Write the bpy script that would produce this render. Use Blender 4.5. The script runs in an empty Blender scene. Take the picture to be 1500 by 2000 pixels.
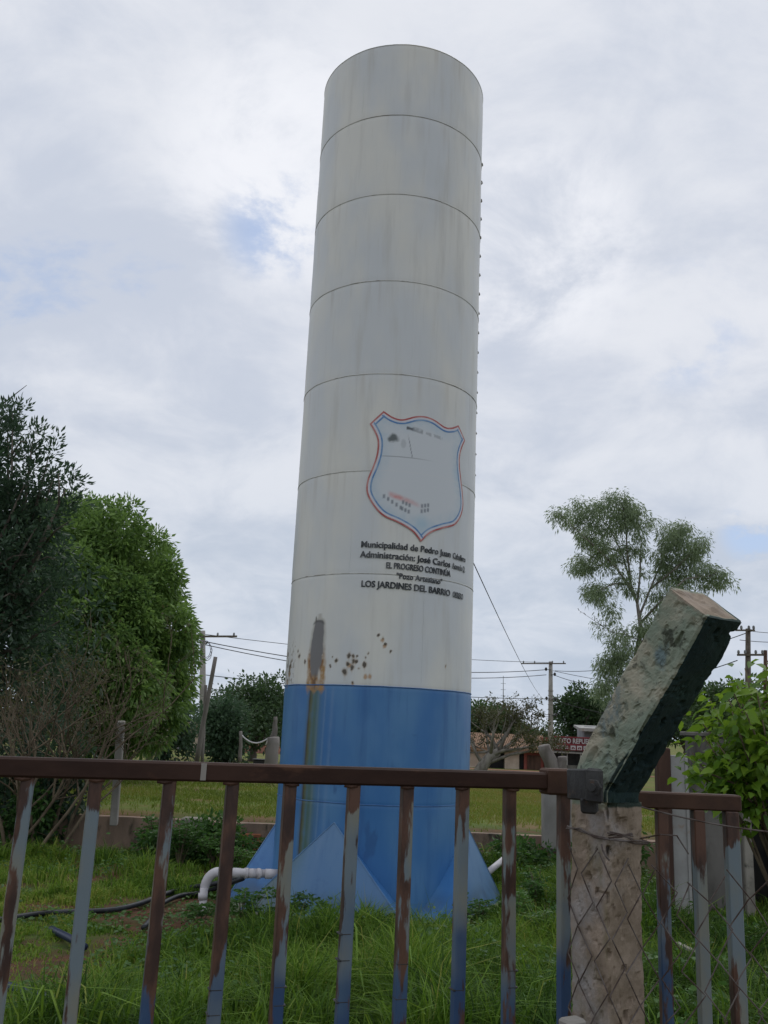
import bpy, math, random
import numpy as np
from mathutils import Vector, Matrix

random.seed(7)
RNG = np.random.default_rng(11)
scene = bpy.context.scene
C = scene.collection
PI = math.pi

# ------------------------------------------------------------------ camera
EYE = np.array([0.0, 0.0, 1.55])
FPX, PITCH, ROLL = 1760.0, 0.2352, 0.044
cp, sp = math.cos(PITCH), math.sin(PITCH)
F0 = np.array([0, cp, sp]); U0 = np.array([0, -sp, cp]); R0 = np.array([1.0, 0, 0])
cr, sr = math.cos(ROLL), math.sin(ROLL)
CR = R0*cr + U0*sr
CU = -R0*sr + U0*cr
cam_d = bpy.data.cameras.new('camera')
cam = bpy.data.objects.new('camera', cam_d); C.objects.link(cam)
cam_d.sensor_fit = 'HORIZONTAL'; cam_d.sensor_width = 36.0
cam_d.lens = FPX/1500.0*36.0
cam_d.clip_start = 0.05; cam_d.clip_end = 6000
m = Matrix.Identity(4)
for i in range(3):
    m[i][0] = CR[i]; m[i][1] = CU[i]; m[i][2] = -F0[i]; m[i][3] = EYE[i]
cam.matrix_world = m
scene.camera = cam
scene.view_settings.view_transform = 'Standard'
scene.view_settings.look = 'None'
scene.view_settings.gamma = 1.0
scene.view_settings.exposure = 0.3

# ------------------------------------------------------------------ world: overcast sky with a few thin blue gaps
SUN_EL, SUN_AZ = math.radians(58), math.radians(25)      # azimuth measured from +Y towards +X
world = bpy.data.worlds.new('World'); scene.world = world; world.use_nodes = True
wn = world.node_tree; wn.nodes.clear(); WL = wn.links
def wnode(t, **kw):
    n = wn.nodes.new(t)
    for k, v in kw.items(): setattr(n, k, v)
    return n
def wmath(op, a, b=None, clamp=False):
    n = wnode('ShaderNodeMath', operation=op); n.use_clamp = clamp
    for i, v in enumerate((a, b)):
        if v is None: continue
        if isinstance(v, (int, float)): n.inputs[i].default_value = v
        else: WL.new(v, n.inputs[i])
    return n.outputs[0]
def wmix(fac, a, b):
    n = wnode('ShaderNodeMix', data_type='RGBA')
    for s, v in ((0, fac), (6, a), (7, b)):
        if isinstance(v, (int, float)): n.inputs[s].default_value = v
        elif isinstance(v, tuple): n.inputs[s].default_value = v
        else: WL.new(v, n.inputs[s])
    return n.outputs[2]
def wramp(x, a, b, lo=0.0, hi=1.0):
    n = wnode('ShaderNodeMapRange', interpolation_type='SMOOTHSTEP')
    WL.new(x, n.inputs[0])
    for i, v in zip((1, 2, 3, 4), (a, b, lo, hi)): n.inputs[i].default_value = v
    return n.outputs[0]
tc = wnode('ShaderNodeTexCoord'); sx = wnode('ShaderNodeSeparateXYZ')
WL.new(tc.outputs['Generated'], sx.inputs[0])
zc = wmath('ADD', wmath('MAXIMUM', sx.outputs[2], 0.0), 0.32)
u = wmath('DIVIDE', sx.outputs[0], zc); v = wmath('DIVIDE', sx.outputs[1], zc)
cx = wnode('ShaderNodeCombineXYZ'); WL.new(u, cx.inputs[0]); WL.new(v, cx.inputs[1]); cx.inputs[2].default_value = 3.4
def wnoise(scale, detail, rough, dist, off=0.0):
    mp = wnode('ShaderNodeMapping'); mp.inputs['Location'].default_value = (off, off*.7, off*.3)
    WL.new(cx.outputs[0], mp.inputs[0])
    n = wnode('ShaderNodeTexNoise'); n.inputs['Scale'].default_value = scale
    n.inputs['Detail'].default_value = detail; n.inputs['Roughness'].default_value = rough
    n.inputs['Distortion'].default_value = dist
    WL.new(mp.outputs[0], n.inputs['Vector']); return n.outputs['Fac']
big = wnoise(1.5, 5, .55, .25, 1.7)
fine = wnoise(4.2, 9, .62, .35, 8.3)
mixn = wmath('ADD', wmath('MULTIPLY', big, .52), wmath('MULTIPLY', fine, .48))
def wdir(px, py):
    d = F0 + CR*(px-750)/FPX + CU*(1000-py)/FPX
    return tuple(d/np.linalg.norm(d))
def wspot(px, py, rad_deg, soft):
    """closeness (0..1) to one direction of the sky"""
    n = wnode('ShaderNodeVectorMath', operation='DOT_PRODUCT')
    nz = wnode('ShaderNodeVectorMath', operation='NORMALIZE')
    WL.new(tc.outputs['Generated'], nz.inputs[0]); WL.new(nz.outputs[0], n.inputs[0])
    n.inputs[1].default_value = wdir(px, py)
    return wramp(n.outputs['Value'], math.cos(math.radians(rad_deg)), math.cos(math.radians(rad_deg*soft)))
cloudfac = wramp(mixn, .38, .60)
brights = wmath('ADD', wspot(1040, 480, 8, .1), wspot(560, 330, 9, .1), clamp=True)
brights = wmath('MULTIPLY', brights, wramp(fine, .35, .6), clamp=True)
cloud = wmix(cloudfac, (4.75, 5.15, 6.0, 1), (6.35, 6.55, 7.05, 1))
cloud = wmix(wmath('MULTIPLY', brights, .75), cloud, (7.6, 7.7, 8.1, 1))
low = wramp(sx.outputs[2], .0, .42)                     # cloud base greyer and bluer towards the horizon
cloud = wmix(low, wmix(cloudfac, (4.1, 4.7, 5.6, 1), (5.3, 5.75, 6.5, 1)), cloud)
sky = wnode('ShaderNodeTexSky'); sky.sky_type = 'NISHITA'; sky.sun_disc = False
sky.sun_elevation = SUN_EL; sky.sun_rotation = SUN_AZ
sky.air_density = 1.0; sky.dust_density = 1.5; sky.ozone_density = 1.5
gap = wmath('ADD', wspot(545, 440, 4.2, .15), wspot(1470, 1040, 2.2, .2), clamp=True)
gap = wmath('ADD', gap, wmath('MULTIPLY', wspot(1340, 640, 4.5, .1), .5), clamp=True)
gap = wmath('MULTIPLY', gap, wramp(fine, .57, .42), clamp=True)
gap = wmath('ADD', wmath('MULTIPLY', gap, .75), wmath('MULTIPLY', wramp(mixn, .36, .27), .5), clamp=True)
skyblue = wmix(.55, sky.outputs[0], (3.0, 4.2, 6.6, 1))
final = wmix(gap, cloud, skyblue)
bg = wnode('ShaderNodeBackground'); bg.inputs['Strength'].default_value = 0.1
WL.new(final, bg.inputs[0])
wo = wnode('ShaderNodeOutputWorld'); WL.new(bg.outputs[0], wo.inputs[0])

sun_d = bpy.data.lights.new('sun', 'SUN'); sun_d.energy = 0.7; sun_d.angle = math.radians(35); sun_d.color = (1, .97, .92)
sun = bpy.data.objects.new('sun', sun_d); C.objects.link(sun)
sd = Vector((math.sin(SUN_AZ)*math.cos(SUN_EL), math.cos(SUN_AZ)*math.cos(SUN_EL), math.sin(SUN_EL)))
sun.rotation_euler = sd.to_track_quat('Z', 'Y').to_euler()

# ------------------------------------------------------------------ small helpers
def at(px, py, Y):
    """world point seen at photo position px,py at depth Y along the ground"""
    d = F0 + CR*(px-750)/FPX + CU*(1000-py)/FPX
    return EYE + d*(Y/d[1])
def smooth(a, b, x):
    t = np.clip((x-a)/(b-a), 0, 1); return t*t*(3-2*t)
def _hash(ix, iy, seed):
    h = (ix.astype(np.int64)*374761393 + iy.astype(np.int64)*668265263 + seed*974634777) & 0x7fffffff
    h = ((h ^ (h >> 13))*1274126177) & 0x7fffffff
    return ((h ^ (h >> 16)) & 0xffff)/65535.0
def vnoise(x, y, seed=0):
    x = np.asarray(x, float); y = np.asarray(y, float)
    ix = np.floor(x); iy = np.floor(y); fx = x-ix; fy = y-iy
    fx = fx*fx*(3-2*fx); fy = fy*fy*(3-2*fy); ix = ix.astype(np.int64); iy = iy.astype(np.int64)
    a = _hash(ix, iy, seed); b = _hash(ix+1, iy, seed); c = _hash(ix, iy+1, seed); d = _hash(ix+1, iy+1, seed)
    return (a*(1-fx)+b*fx)*(1-fy) + (c*(1-fx)+d*fx)*fy
def fbm(x, y, seed=0, oct=4):
    s = 0; a = .5; t = 0
    for k in range(oct):
        s = s + a*vnoise(np.asarray(x)*2**k, np.asarray(y)*2**k, seed+k*17); t += a; a *= .5
    return s/t

def tag(o, label=None, cat=None, group=None, kind=None):
    if label: o['label'] = label
    if cat: o['category'] = cat
    if group: o['group'] = group
    if kind: o['kind'] = kind
    return o
def empty(name, loc=(0, 0, 0), label=None, cat=None, group=None):
    o = bpy.data.objects.new(name, None); C.objects.link(o); o.location = loc; o.empty_display_size = .2
    return tag(o, label, cat, group)
def link(name, me, mat=None, parent=None, smooth_shade=False):
    o = bpy.data.objects.new(name, me); C.objects.link(o)
    if mat is not None and not me.materials: me.materials.append(mat)
    if smooth_shade: me.polygons.foreach_set('use_smooth', np.ones(len(me.polygons), bool))
    if parent is not None:
        o.parent = parent
        o.matrix_parent_inverse = Matrix.Translation(-Vector(world_loc(parent)))
    return o
def world_loc(o):
    v_ = Vector(o.location)
    if o.parent is not None and o.type == 'EMPTY': v_ = v_ + Vector(world_loc(o.parent))
    if o.type == 'MESH': return (0, 0, 0)              # meshes carry world coordinates
    return tuple(v_)
def np_mesh(name, verts, faces, nper):
    """verts (N,3), faces (M,nper) -> mesh"""
    me = bpy.data.meshes.new(name)
    verts = np.asarray(verts, np.float32); faces = np.asarray(faces, np.int32)
    me.vertices.add(len(verts)); me.vertices.foreach_set('co', verts.ravel())
    me.loops.add(faces.size); me.loops.foreach_set('vertex_index', faces.ravel())
    me.polygons.add(len(faces))
    me.polygons.foreach_set('loop_start', np.arange(0, faces.size, nper, dtype=np.int32))
    me.polygons.foreach_set('loop_total', np.full(len(faces), nper, np.int32))
    me.update(calc_edges=True); me.validate()
    return me
def set_attr(me, name, data):
    data = np.asarray(data, np.float32)
    if data.ndim == 1:
        a = me.attributes.new(name, 'FLOAT', 'POINT'); a.data.foreach_set('value', data)
    else:
        a = me.attributes.new(name, 'FLOAT_COLOR', 'POINT'); a.data.foreach_set('color', data.ravel())

class MB:
    def __init__(s): s.v = []; s.f = []
    def add(s, vs, fs):
        b = len(s.v); s.v += [tuple(map(float, p)) for p in vs]; s.f += [tuple(b+i for i in f) for f in fs]; return s
    def box(s, c, size, rz=0.0, M=None, bev=0.0):
        hx, hy, hz = size[0]/2, size[1]/2, size[2]/2
        if bev <= 0:
            pts = [(x, y, z) for z in (-hz, hz) for y in (-hy, hy) for x in (-hx, hx)]
            fs = [(0, 2, 3, 1), (4, 5, 7, 6), (0, 1, 5, 4), (2, 6, 7, 3), (0, 4, 6, 2), (1, 3, 7, 5)]
        else:
            b = bev; pts = []; fs = []
            rings = []
            for z, k in ((-hz, b), (-hz+b, 0), (hz-b, 0), (hz, b)):
                ax, ay = hx-k, hy-k; q = b if k == 0 else b*.5
                ring = [(-ax+q, -ay), (ax-q, -ay), (ax, -ay+q), (ax, ay-q), (ax-q, ay), (-ax+q, ay), (-ax, ay-q), (-ax, -ay+q)]
                rings.append(len(pts)); pts += [(x, y, z) for x, y in ring]
            for a0, a1 in zip(rings[:-1], rings[1:]):
                for i in range(8): j = (i+1) % 8; fs.append((a0+i, a0+j, a1+j, a1+i))
            fs.append(tuple(range(7, -1, -1))); fs.append(tuple(rings[-1]+i for i in range(8)))
        if M is None: M = Matrix.Rotation(rz, 3, 'Z')
        c = Vector(c)
        return s.add([M @ Vector(p) + c for p in pts], fs)
    def beam(s, a, b, w, d=None, up=(0, 0, 1), bev=0.0):
        """box section w (across) x d (along up) from a to b"""
        a = Vector(a); b = Vector(b); d = d or w
        X = (b-a); L = X.length; X.normalize(); up = Vector(up)
        Yv = up.cross(X)
        if Yv.length < 1e-4: Yv = Vector((0, 1, 0)).cross(X)
        Yv.normalize(); Z = X.cross(Yv)
        M = Matrix((X, Yv, Z)).transposed()
        return s.box((a+b)/2, (L, w, d), M=M, bev=bev)
    def tube(s, path, rad, seg=8, cap=True):
        path = [Vector(p) for p in path]; n = len(path)
        if not hasattr(rad, '__len__'): rad = [rad]*n
        t = (path[1]-path[0]).normalized()
        ref = Vector((0, 0, 1)) if abs(t.z) < .9 else Vector((1, 0, 0))
        nrm = t.cross(ref).normalized(); vs = []
        for i in range(n):
            if i == 0: tt = path[1]-path[0]
            elif i == n-1: tt = path[-1]-path[-2]
            else: tt = path[i+1]-path[i-1]
            tt.normalize()
            nrm = (nrm - tt*nrm.dot(tt)); 
            if nrm.length < 1e-5: nrm = tt.orthogonal()
            nrm.normalize(); bn = tt.cross(nrm)
            for k in range(seg):
                a = 2*PI*k/seg
                vs.append(path[i] + (nrm*math.cos(a) + bn*math.sin(a))*rad[i])
        fs = []
        for i in range(n-1):
            for k in range(seg):
                j = (k+1) % seg
                fs.append((i*seg+k, i*seg+j, (i+1)*seg+j, (i+1)*seg+k))
        if cap: fs.append(tuple(range(seg-1, -1, -1))); fs.append(tuple((n-1)*seg+k for k in range(seg)))
        return s.add(vs, fs)
    def mesh(s, name):
        me = bpy.data.meshes.new(name); me.from_pydata(s.v, [], s.f); me.update(); return me
    def build(s, name, mat, parent=None, smooth_shade=False):
        return link(name, s.mesh(name), mat, parent, smooth_shade)

# ------------------------------------------------------------------ materials
def new_mat(name):
    mt = bpy.data.materials.new(name); mt.use_nodes = True
    nt = mt.node_tree; b = nt.nodes['Principled BSDF']
    return mt, nt, b
class NT:
    def __init__(s, nt): s.nt = nt; s.L = nt.links
    def n(s, t, **kw):
        n = s.nt.nodes.new(t)
        for k, v_ in kw.items(): setattr(n, k, v_)
        return n
    def put(s, sock, v_):
        if isinstance(v_, (int, float)): sock.default_value = v_
        elif isinstance(v_, (tuple, list)): sock.default_value = tuple(v_) if len(v_) != 3 or sock.type == 'VECTOR' else (*v_, 1)
        else: s.L.new(v_, sock)
    def mix(s, fac, a, b, blend='MIX'):
        n = s.n('ShaderNodeMix', data_type='RGBA', blend_type=blend); n.clamp_factor = True
        s.put(n.inputs[0], fac); s.put(n.inputs[6], a); s.put(n.inputs[7], b); return n.outputs[2]
    def math(s, op, a, b=None, clamp=False):
        n = s.n('ShaderNodeMath', operation=op); n.use_clamp = clamp
        s.put(n.inputs[0], a)
        if b is not None: s.put(n.inputs[1], b)
        return n.outputs[0]
    def ramp(s, x, a, b, lo=0.0, hi=1.0):
        n = s.n('ShaderNodeMapRange', interpolation_type='SMOOTHSTEP'); s.L.new(x, n.inputs[0])
        for i, v_ in zip((1, 2, 3, 4), (a, b, lo, hi)): n.inputs[i].default_value = v_
        return n.outputs[0]
    def coord(s, kind='Object', scale=(1, 1, 1), loc=(0, 0, 0)):
        tc_ = s.n('ShaderNodeTexCoord'); mp = s.n('ShaderNodeMapping')
        mp.inputs['Scale'].default_value = scale; mp.inputs['Location'].default_value = loc
        s.L.new(tc_.outputs[kind], mp.inputs[0]); return mp.outputs[0]
    def noise(s, vec, scale, detail=4, rough=.55, dist=0.0):
        n = s.n('ShaderNodeTexNoise'); s.L.new(vec, n.inputs['Vector'])
        n.inputs['Scale'].default_value = scale; n.inputs['Detail'].default_value = detail
        n.inputs['Roughness'].default_value = rough; n.inputs['Distortion'].default_value = dist
        return n.outputs['Fac']
    def attr(s, name):
        return s.n('ShaderNodeAttribute', attribute_name=name)
    def bump(s, b, h, strength=.3, dist=.01):
        n = s.n('ShaderNodeBump'); n.inputs['Strength'].default_value = strength; n.inputs['Distance'].default_value = dist
        s.L.new(h, n.inputs['Height']); s.L.new(n.outputs[0], b.inputs['Normal'])

def noisy(name, c1, c2, scale=3, rough=.85, bump=.2, bdist=.005, stretch=(1, 1, 1), c3=None, t3=(.6, .75), spec=.3, metal=0.0, detail=6):
    mt, nt, b = new_mat(name); N = NT(nt)
    vec = N.coord('Object', stretch)
    n1 = N.noise(vec, scale, detail, .6)
    col = N.mix(N.ramp(n1, .35, .65), c1, c2)
    if c3 is not None:
        n3 = N.noise(N.coord('Object', stretch, (5, 3, 9)), scale*1.7, detail, .65)
        col = N.mix(N.ramp(n3, *t3), col, c3)
    nt.links.new(col, b.inputs['Base Color'])
    b.inputs['Roughness'].default_value = rough; b.inputs['Specular IOR Level'].default_value = spec; b.inputs['Metallic'].default_value = metal
    if bump: N.bump(b, N.noise(vec, scale*7, 6, .65), bump, bdist)
    return mt

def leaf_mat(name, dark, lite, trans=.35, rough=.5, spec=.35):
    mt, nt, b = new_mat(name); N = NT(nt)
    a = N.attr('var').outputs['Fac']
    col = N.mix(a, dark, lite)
    nt.links.new(col, b.inputs['Base Color'])
    b.inputs['Roughness'].default_value = rough; b.inputs['Specular IOR Level'].default_value = spec
    tr = N.n('ShaderNodeBsdfTranslucent'); nt.links.new(N.mix(.5, col, lite), tr.inputs[0])
    mx = N.n('ShaderNodeMixShader'); mx.inputs[0].default_value = trans
    nt.links.new(b.outputs[0], mx.inputs[1]); nt.links.new(tr.outputs[0], mx.inputs[2])
    nt.links.new(mx.outputs[0], nt.nodes['Material Output'].inputs[0])
    return mt

def paint_mat(name, base, tint, dirt, rough):
    """weathered enamel on sheet steel, vertical streaks, 'stain' attribute on top"""
    mt, nt, b = new_mat(name); N = NT(nt)
    vec = N.coord('Object', (1, 1, .10)); st = N.noise(vec, 5.5, 6, .6)
    blk = N.noise(N.coord('Object', (1, 1, .45), (3, 7, 2)), 1.6, 3, .5)
    fine_ = N.noise(N.coord('Object', (1, 1, .06)), 26, 4, .6)
    col = N.mix(N.ramp(blk, .35, .65), base, tint)
    col = N.mix(N.math('MULTIPLY', N.ramp(st, .5, .72), .55), col, dirt)
    col = N.mix(N.math('MULTIPLY', N.ramp(fine_, .55, .8), .35), col, dirt)
    sa = N.attr('stain')
    col = N.mix(sa.outputs['Alpha'], col, sa.outputs['Color'])
    nt.links.new(col, b.inputs['Base Color'])
    b.inputs['Roughness'].default_value = rough; b.inputs['Specular IOR Level'].default_value = .4
    N.bump(b, N.noise(N.coord('Object', (1, 1, .5)), 2.2, 3, .5), .12, .05)
    return mt

M = {}
M['white'] = paint_mat('white_enamel', (.69, .685, .63), (.60, .625, .63), (.52, .515, .475), .45)
M['blue'] = paint_mat('blue_enamel', (.042, .160, .385), (.085, .22, .42), (.028, .105, .28), .42)
M['blue_pale'] = paint_mat('blue_enamel_faded', (.095, .205, .38), (.125, .235, .39), (.06, .15, .32), .5)
M['seam'] = noisy('weld_seam', (.24, .22, .19), (.52, .52, .48), 2.3, .8, 0, c3=(.60, .60, .56), t3=(.44, .54))
M['seam_blue'] = noisy('weld_seam_blue', (.05, .12, .28), (.10, .2, .38), 5, .8, 0)
M['ink'] = noisy('black_lettering', (.035, .04, .045), (.12, .125, .13), 6, .6, 0)
M['ink_faded'] = noisy('faded_lettering', (.05, .055, .06), (.19, .20, .20), 9, .6, 0)
def stain_mat(name, rough=.5):
    mt, nt, b = new_mat(name); N = NT(nt)
    nt.links.new(N.attr('stain').outputs['Color'], b.inputs['Base Color']); b.inputs['Roughness'].default_value = rough
    return mt
M['emblem'] = stain_mat('emblem_paint')
M['red_stripe'] = noisy('red_stripe', (.42, .10, .09), (.54, .27, .25), 7, .5, 0)
M['white_stripe'] = noisy('white_stripe', (.62, .62, .66), (.56, .58, .62), 5, .5, 0)
M['blue_stripe'] = noisy('blue_stripe', (.10, .23, .46), (.25, .38, .54), 7, .5, 0)
M['concrete'] = noisy('old_concrete', (.28, .26, .22), (.16, .15, .125), 2.5, .9, .5, .01, c3=(.06, .06, .045))
M['redwallc'] = noisy('soil_stained_concrete', (.30, .21, .155), (.20, .145, .11), 2.2, .92, .5, .01, (1, 1, .4), c3=(.055, .05, .035), t3=(.50, .68))
M['plinth'] = noisy('mossy_plinth', (.24, .25, .18), (.12, .14, .08), 4, .9, .5, .01)
M['pvc'] = noisy('white_pvc', (.56, .54, .56), (.44, .42, .43), 3, .35, 0, c3=(.33, .3, .26), t3=(.6, .8))
M['hose'] = noisy('black_hose', (.012, .014, .017), (.03, .034, .04), 6, .45, .1)
M['bluehose'] = noisy('blue_hose', (.012, .02, .05), (.02, .03, .07), 6, .4, 0)
M['steel_dark'] = noisy('dark_iron', (.022, .022, .023), (.058, .058, .056), 14, .6, .4, .003, c3=(.11, .06, .035))
M['wire'] = noisy('rusty_wire', (.05, .03, .022), (.14, .12, .11), 30, .6, 0)
M['cable'] = noisy('cable', (.02, .022, .025), (.04, .04, .045), 1, .6, 0)
M['bark'] = noisy('bark', (.085, .07, .055), (.15, .13, .105), 8, .9, .7, .02, (1, 1, .3))
M['bark_pale'] = noisy('pale_bark', (.26, .24, .21), (.14, .125, .11), 4, .85, .4, .02, (1, 1, .3))
M['twig'] = noisy('brown_twigs', (.10, .075, .05), (.17, .135, .09), 5, .9, 0)
M['wood_pole'] = noisy('weathered_wood', (.22, .20, .185), (.12, .105, .095), 3, .9, .4, .01, (1, 1, .15))
M['conc_pole'] = noisy('pole_concrete', (.34, .32, .29), (.24, .225, .2), 1.5, .9, .2)
M['cream'] = noisy('cream_wall', (.55, .45, .36), (.42, .33, .26), 1.2, .9, .1, c3=(.3, .17, .12), t3=(.62, .8))
M['pink'] = noisy('pink_wall', (.42, .22, .17), (.33, .16, .12), 1.2, .9, .1)
M['redwall'] = noisy('red_plaster', (.30, .09, .07), (.22, .07, .055), 1.2, .9, .1)
M['greywall'] = noisy('grey_wall', (.30, .31, .32), (.21, .21, .215), 1.0, .9, .1)
M['stained'] = noisy('stained_grey_wall', (.16, .15, .135), (.085, .08, .07), 1.1, .92, .3, .01, (1, 1, .35), c3=(.045, .043, .035), t3=(.5, .75))
M['tile_roof'] = noisy('clay_roof', (.30, .19, .12), (.20, .13, .09), 3, .9, .3, .03)
M['dark_in'] = noisy('dark_parts_and_shade', (.015, .015, .016), (.03, .028, .026), 2, .8, 0)  # near-black for dark doors and tub, and for shade painted into openings
M['white_metal'] = noisy('white_painted_board', (.36, .36, .345), (.28, .275, .26), 2, .7, .1, c3=(.26, .17, .11), t3=(.58, .75))
M['brownwood'] = noisy('brown_wood', (.10, .055, .038), (.055, .03, .022), 4, .85, .4, .005, (1, 1, .2))
M['brick'] = noisy('orange_brick', (.38, .15, .075), (.26, .10, .05), 6, .9, .3)
M['sign'] = noisy('sign_panel', (.13, .015, .02), (.09, .012, .018), 1, .5, 0)
M['sign_red'] = noisy('sign_red', (.28, .04, .05), (.22, .04, .05), 1, .5, 0)
M['sign_white'] = noisy('sign_white', (.48, .46, .46), (.38, .37, .37), 1, .5, 0)
M['roadsoil'] = noisy('red_dirt_road', (.26, .12, .075), (.20, .10, .065), .4, .95, .2, .02)

def grass_shader(name, pal, rough=.6):
    mt, nt, b = new_mat(name); N = NT(nt)
    a = N.attr('var').outputs['Fac']
    cr_ = N.n('ShaderNodeValToRGB'); e = cr_.color_ramp.elements
    e[0].position = 0; e[0].color = (*pal[0], 1); e[1].position = 1; e[1].color = (*pal[-1], 1)
    for i, c_ in enumerate(pal[1:-1]):
        k = e.new((i+1)/(len(pal)-1)); k.color = (*c_, 1)
    nt.links.new(a, cr_.inputs[0]); nt.links.new(cr_.outputs[0], b.inputs['Base Color'])
    b.inputs['Roughness'].default_value = rough; b.inputs['Specular IOR Level'].default_value = .25
    tr = N.n('ShaderNodeBsdfTranslucent'); nt.links.new(cr_.outputs[0], tr.inputs[0])
    mx = N.n('ShaderNodeMixShader'); mx.inputs[0].default_value = .35
    nt.links.new(b.outputs[0], mx.inputs[1]); nt.links.new(tr.outputs[0], mx.inputs[2])
    nt.links.new(mx.outputs[0], nt.nodes['Material Output'].inputs[0])
    return mt
M['grass'] = grass_shader('lush_grass', [(.018, .048, .008), (.065, .14, .013), (.16, .275, .028), (.31, .31, .07)])
M['fieldgrass'] = grass_shader('field_grass', [(.08, .12, .02), (.13, .19, .025), (.19, .235, .035), (.26, .22, .06)])

# gate paint: rust at the top and the edges, washed-out blue, stronger blue further down, broken by noise
def gate_mat(name, rusty, deep_lo=.75, deep_hi=1.15):
    mt, nt, b = new_mat(name); N = NT(nt)
    oi = N.n('ShaderNodeObjectInfo')
    tcn = N.n('ShaderNodeTexCoord'); add = N.n('ShaderNodeVectorMath', operation='ADD')
    cmb = N.n('ShaderNodeCombineXYZ')
    nt.links.new(N.math('MULTIPLY', oi.outputs['Random'], 37.0), cmb.inputs[2])
    nt.links.new(tcn.outputs['Object'], add.inputs[0]); nt.links.new(cmb.outputs[0], add.inputs[1])
    def vec(sc):
        mp = N.n('ShaderNodeMapping'); mp.inputs['Scale'].default_value = sc; nt.links.new(add.outputs[0], mp.inputs[0]); return mp.outputs[0]
    sep = N.n('ShaderNodeSeparateXYZ'); nt.links.new(tcn.outputs['Object'], sep.inputs[0]); z = sep.outputs[2]
    wob = N.math('MULTIPLY', N.math('SUBTRACT', N.noise(vec((1, 1, 1)), 2.2, 4), .5), 1.1)
    zz = N.math('ADD', z, wob)
    pale = N.mix(N.ramp(N.noise(vec((3, 3, 1)), 4, 4), .4, .65), (.15, .195, .22), (.21, .21, .165))
    deep = N.mix(N.ramp(N.noise(vec((2, 2, 1)), 3, 4), .4, .65), (.022, .06, .145), (.06, .115, .185))
    col = N.mix(N.ramp(zz, deep_lo, deep_hi, 1, 0), pale, deep)
    r1 = N.noise(vec((14, 14, 2.2)), 2.2, 6, .65)
    r2 = N.noise(vec((1, 1, .8)), 3.1, 4, .6)
    rust = N.math('ADD', N.math('MULTIPLY', r1, .55), N.math('MULTIPLY', r2, .45))
    rust = N.math('ADD', rust, N.ramp(zz, 1.28, 1.46, 0, .22))
    rf = N.ramp(rust, rusty, rusty+.035)
    rc = N.mix(N.ramp(N.noise(vec((6, 6, 2)), 6, 5), .35, .65), (.035, .016, .011), (.105, .05, .03))
    col = N.mix(rf, col, rc)
    nt.links.new(col, b.inputs['Base Color'])
    b.inputs['Roughness'].default_value = .55
    N.bump(b, N.noise(vec((1, 1, .4)), 60, 5, .7), .35, .002)
    return mt
M['bar'] = gate_mat('flaking_bar_paint', .53, .55, .9)
M['bar_rusty'] = gate_mat('rusty_bar_paint', .485, 1.08, 1.26)
M['rail'] = noisy('rusted_rail', (.030, .015, .011), (.052, .027, .019), 9, .62, .35, .002, (.3, 1, 1), c3=(.085, .042, .026), t3=(.53, .68), spec=.18)
M['sleeve'] = noisy('rust_brown_sleeve', (.075, .038, .023), (.045, .023, .015), 12, .7, .4, .002)

# fence post concrete with flaking green paint; 'stain' alpha = cover of dark green that holds the underside's shade
def post_mat():
    mt, nt, b = new_mat('flaking_green_post'); N = NT(nt)
    vec = N.coord('Object')
    sa = N.attr('stain'); sep = N.n('ShaderNodeSeparateColor'); nt.links.new(sa.outputs['Color'], sep.inputs[0])
    n1 = N.noise(vec, 22, 7, .62); n2 = N.noise(vec, 7, 5, .6); n3 = N.noise(N.coord('Object', (1, 1, .6), (4, 4, 4)), 14, 6, .62)
    bare = N.mix(N.ramp(n1, .35, .65), (.34, .27, .21), (.225, .175, .13))
    bare = N.mix(N.ramp(n2, .5, .7), bare, (.33, .31, .30))
    pale = N.mix(N.ramp(n2, .4, .62), (.22, .265, .205), (.40, .37, .285))
    pale = N.mix(N.ramp(n1, .32, .40, .8, 0), pale, (.13, .155, .125))
    pale = N.mix(N.math('MULTIPLY', N.ramp(n3, .55, .68), .8), pale, (.12, .19, .22))
    pale = N.mix(N.ramp(n1, .57, .66), pale, (.055, .065, .05))
    pale = N.mix(N.math('MULTIPLY', N.ramp(N.noise(vec, 55, 4, .6), .58, .70), .7), pale, (.04, .05, .04))
    dark = N.mix(N.ramp(n2, .35, .65), (.012, .028, .030), (.020, .042, .034))  # green deepened to carry the shade of the arm's underside
    edge = N.math('MULTIPLY', N.math('SUBTRACT', n1, .5), .5)
    col = N.mix(N.ramp(N.math('ADD', sep.outputs[0], edge), .42, .58), bare, pale)
    col = N.mix(N.ramp(N.math('ADD', sep.outputs[1], N.math('MULTIPLY', edge, .8)), .42, .56), col, dark)
    moss = N.math('MULTIPLY', sep.outputs[2], N.ramp(n3, .35, .6))
    col = N.mix(moss, col, (.15, .135, .06))
    nt.links.new(col, b.inputs['Base Color']); b.inputs['Roughness'].default_value = .88; b.inputs['Specular IOR Level'].default_value = .25
    N.bump(b, N.noise(vec, 90, 8, .7), .55, .004)
    return mt
M['post'] = post_mat()

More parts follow.
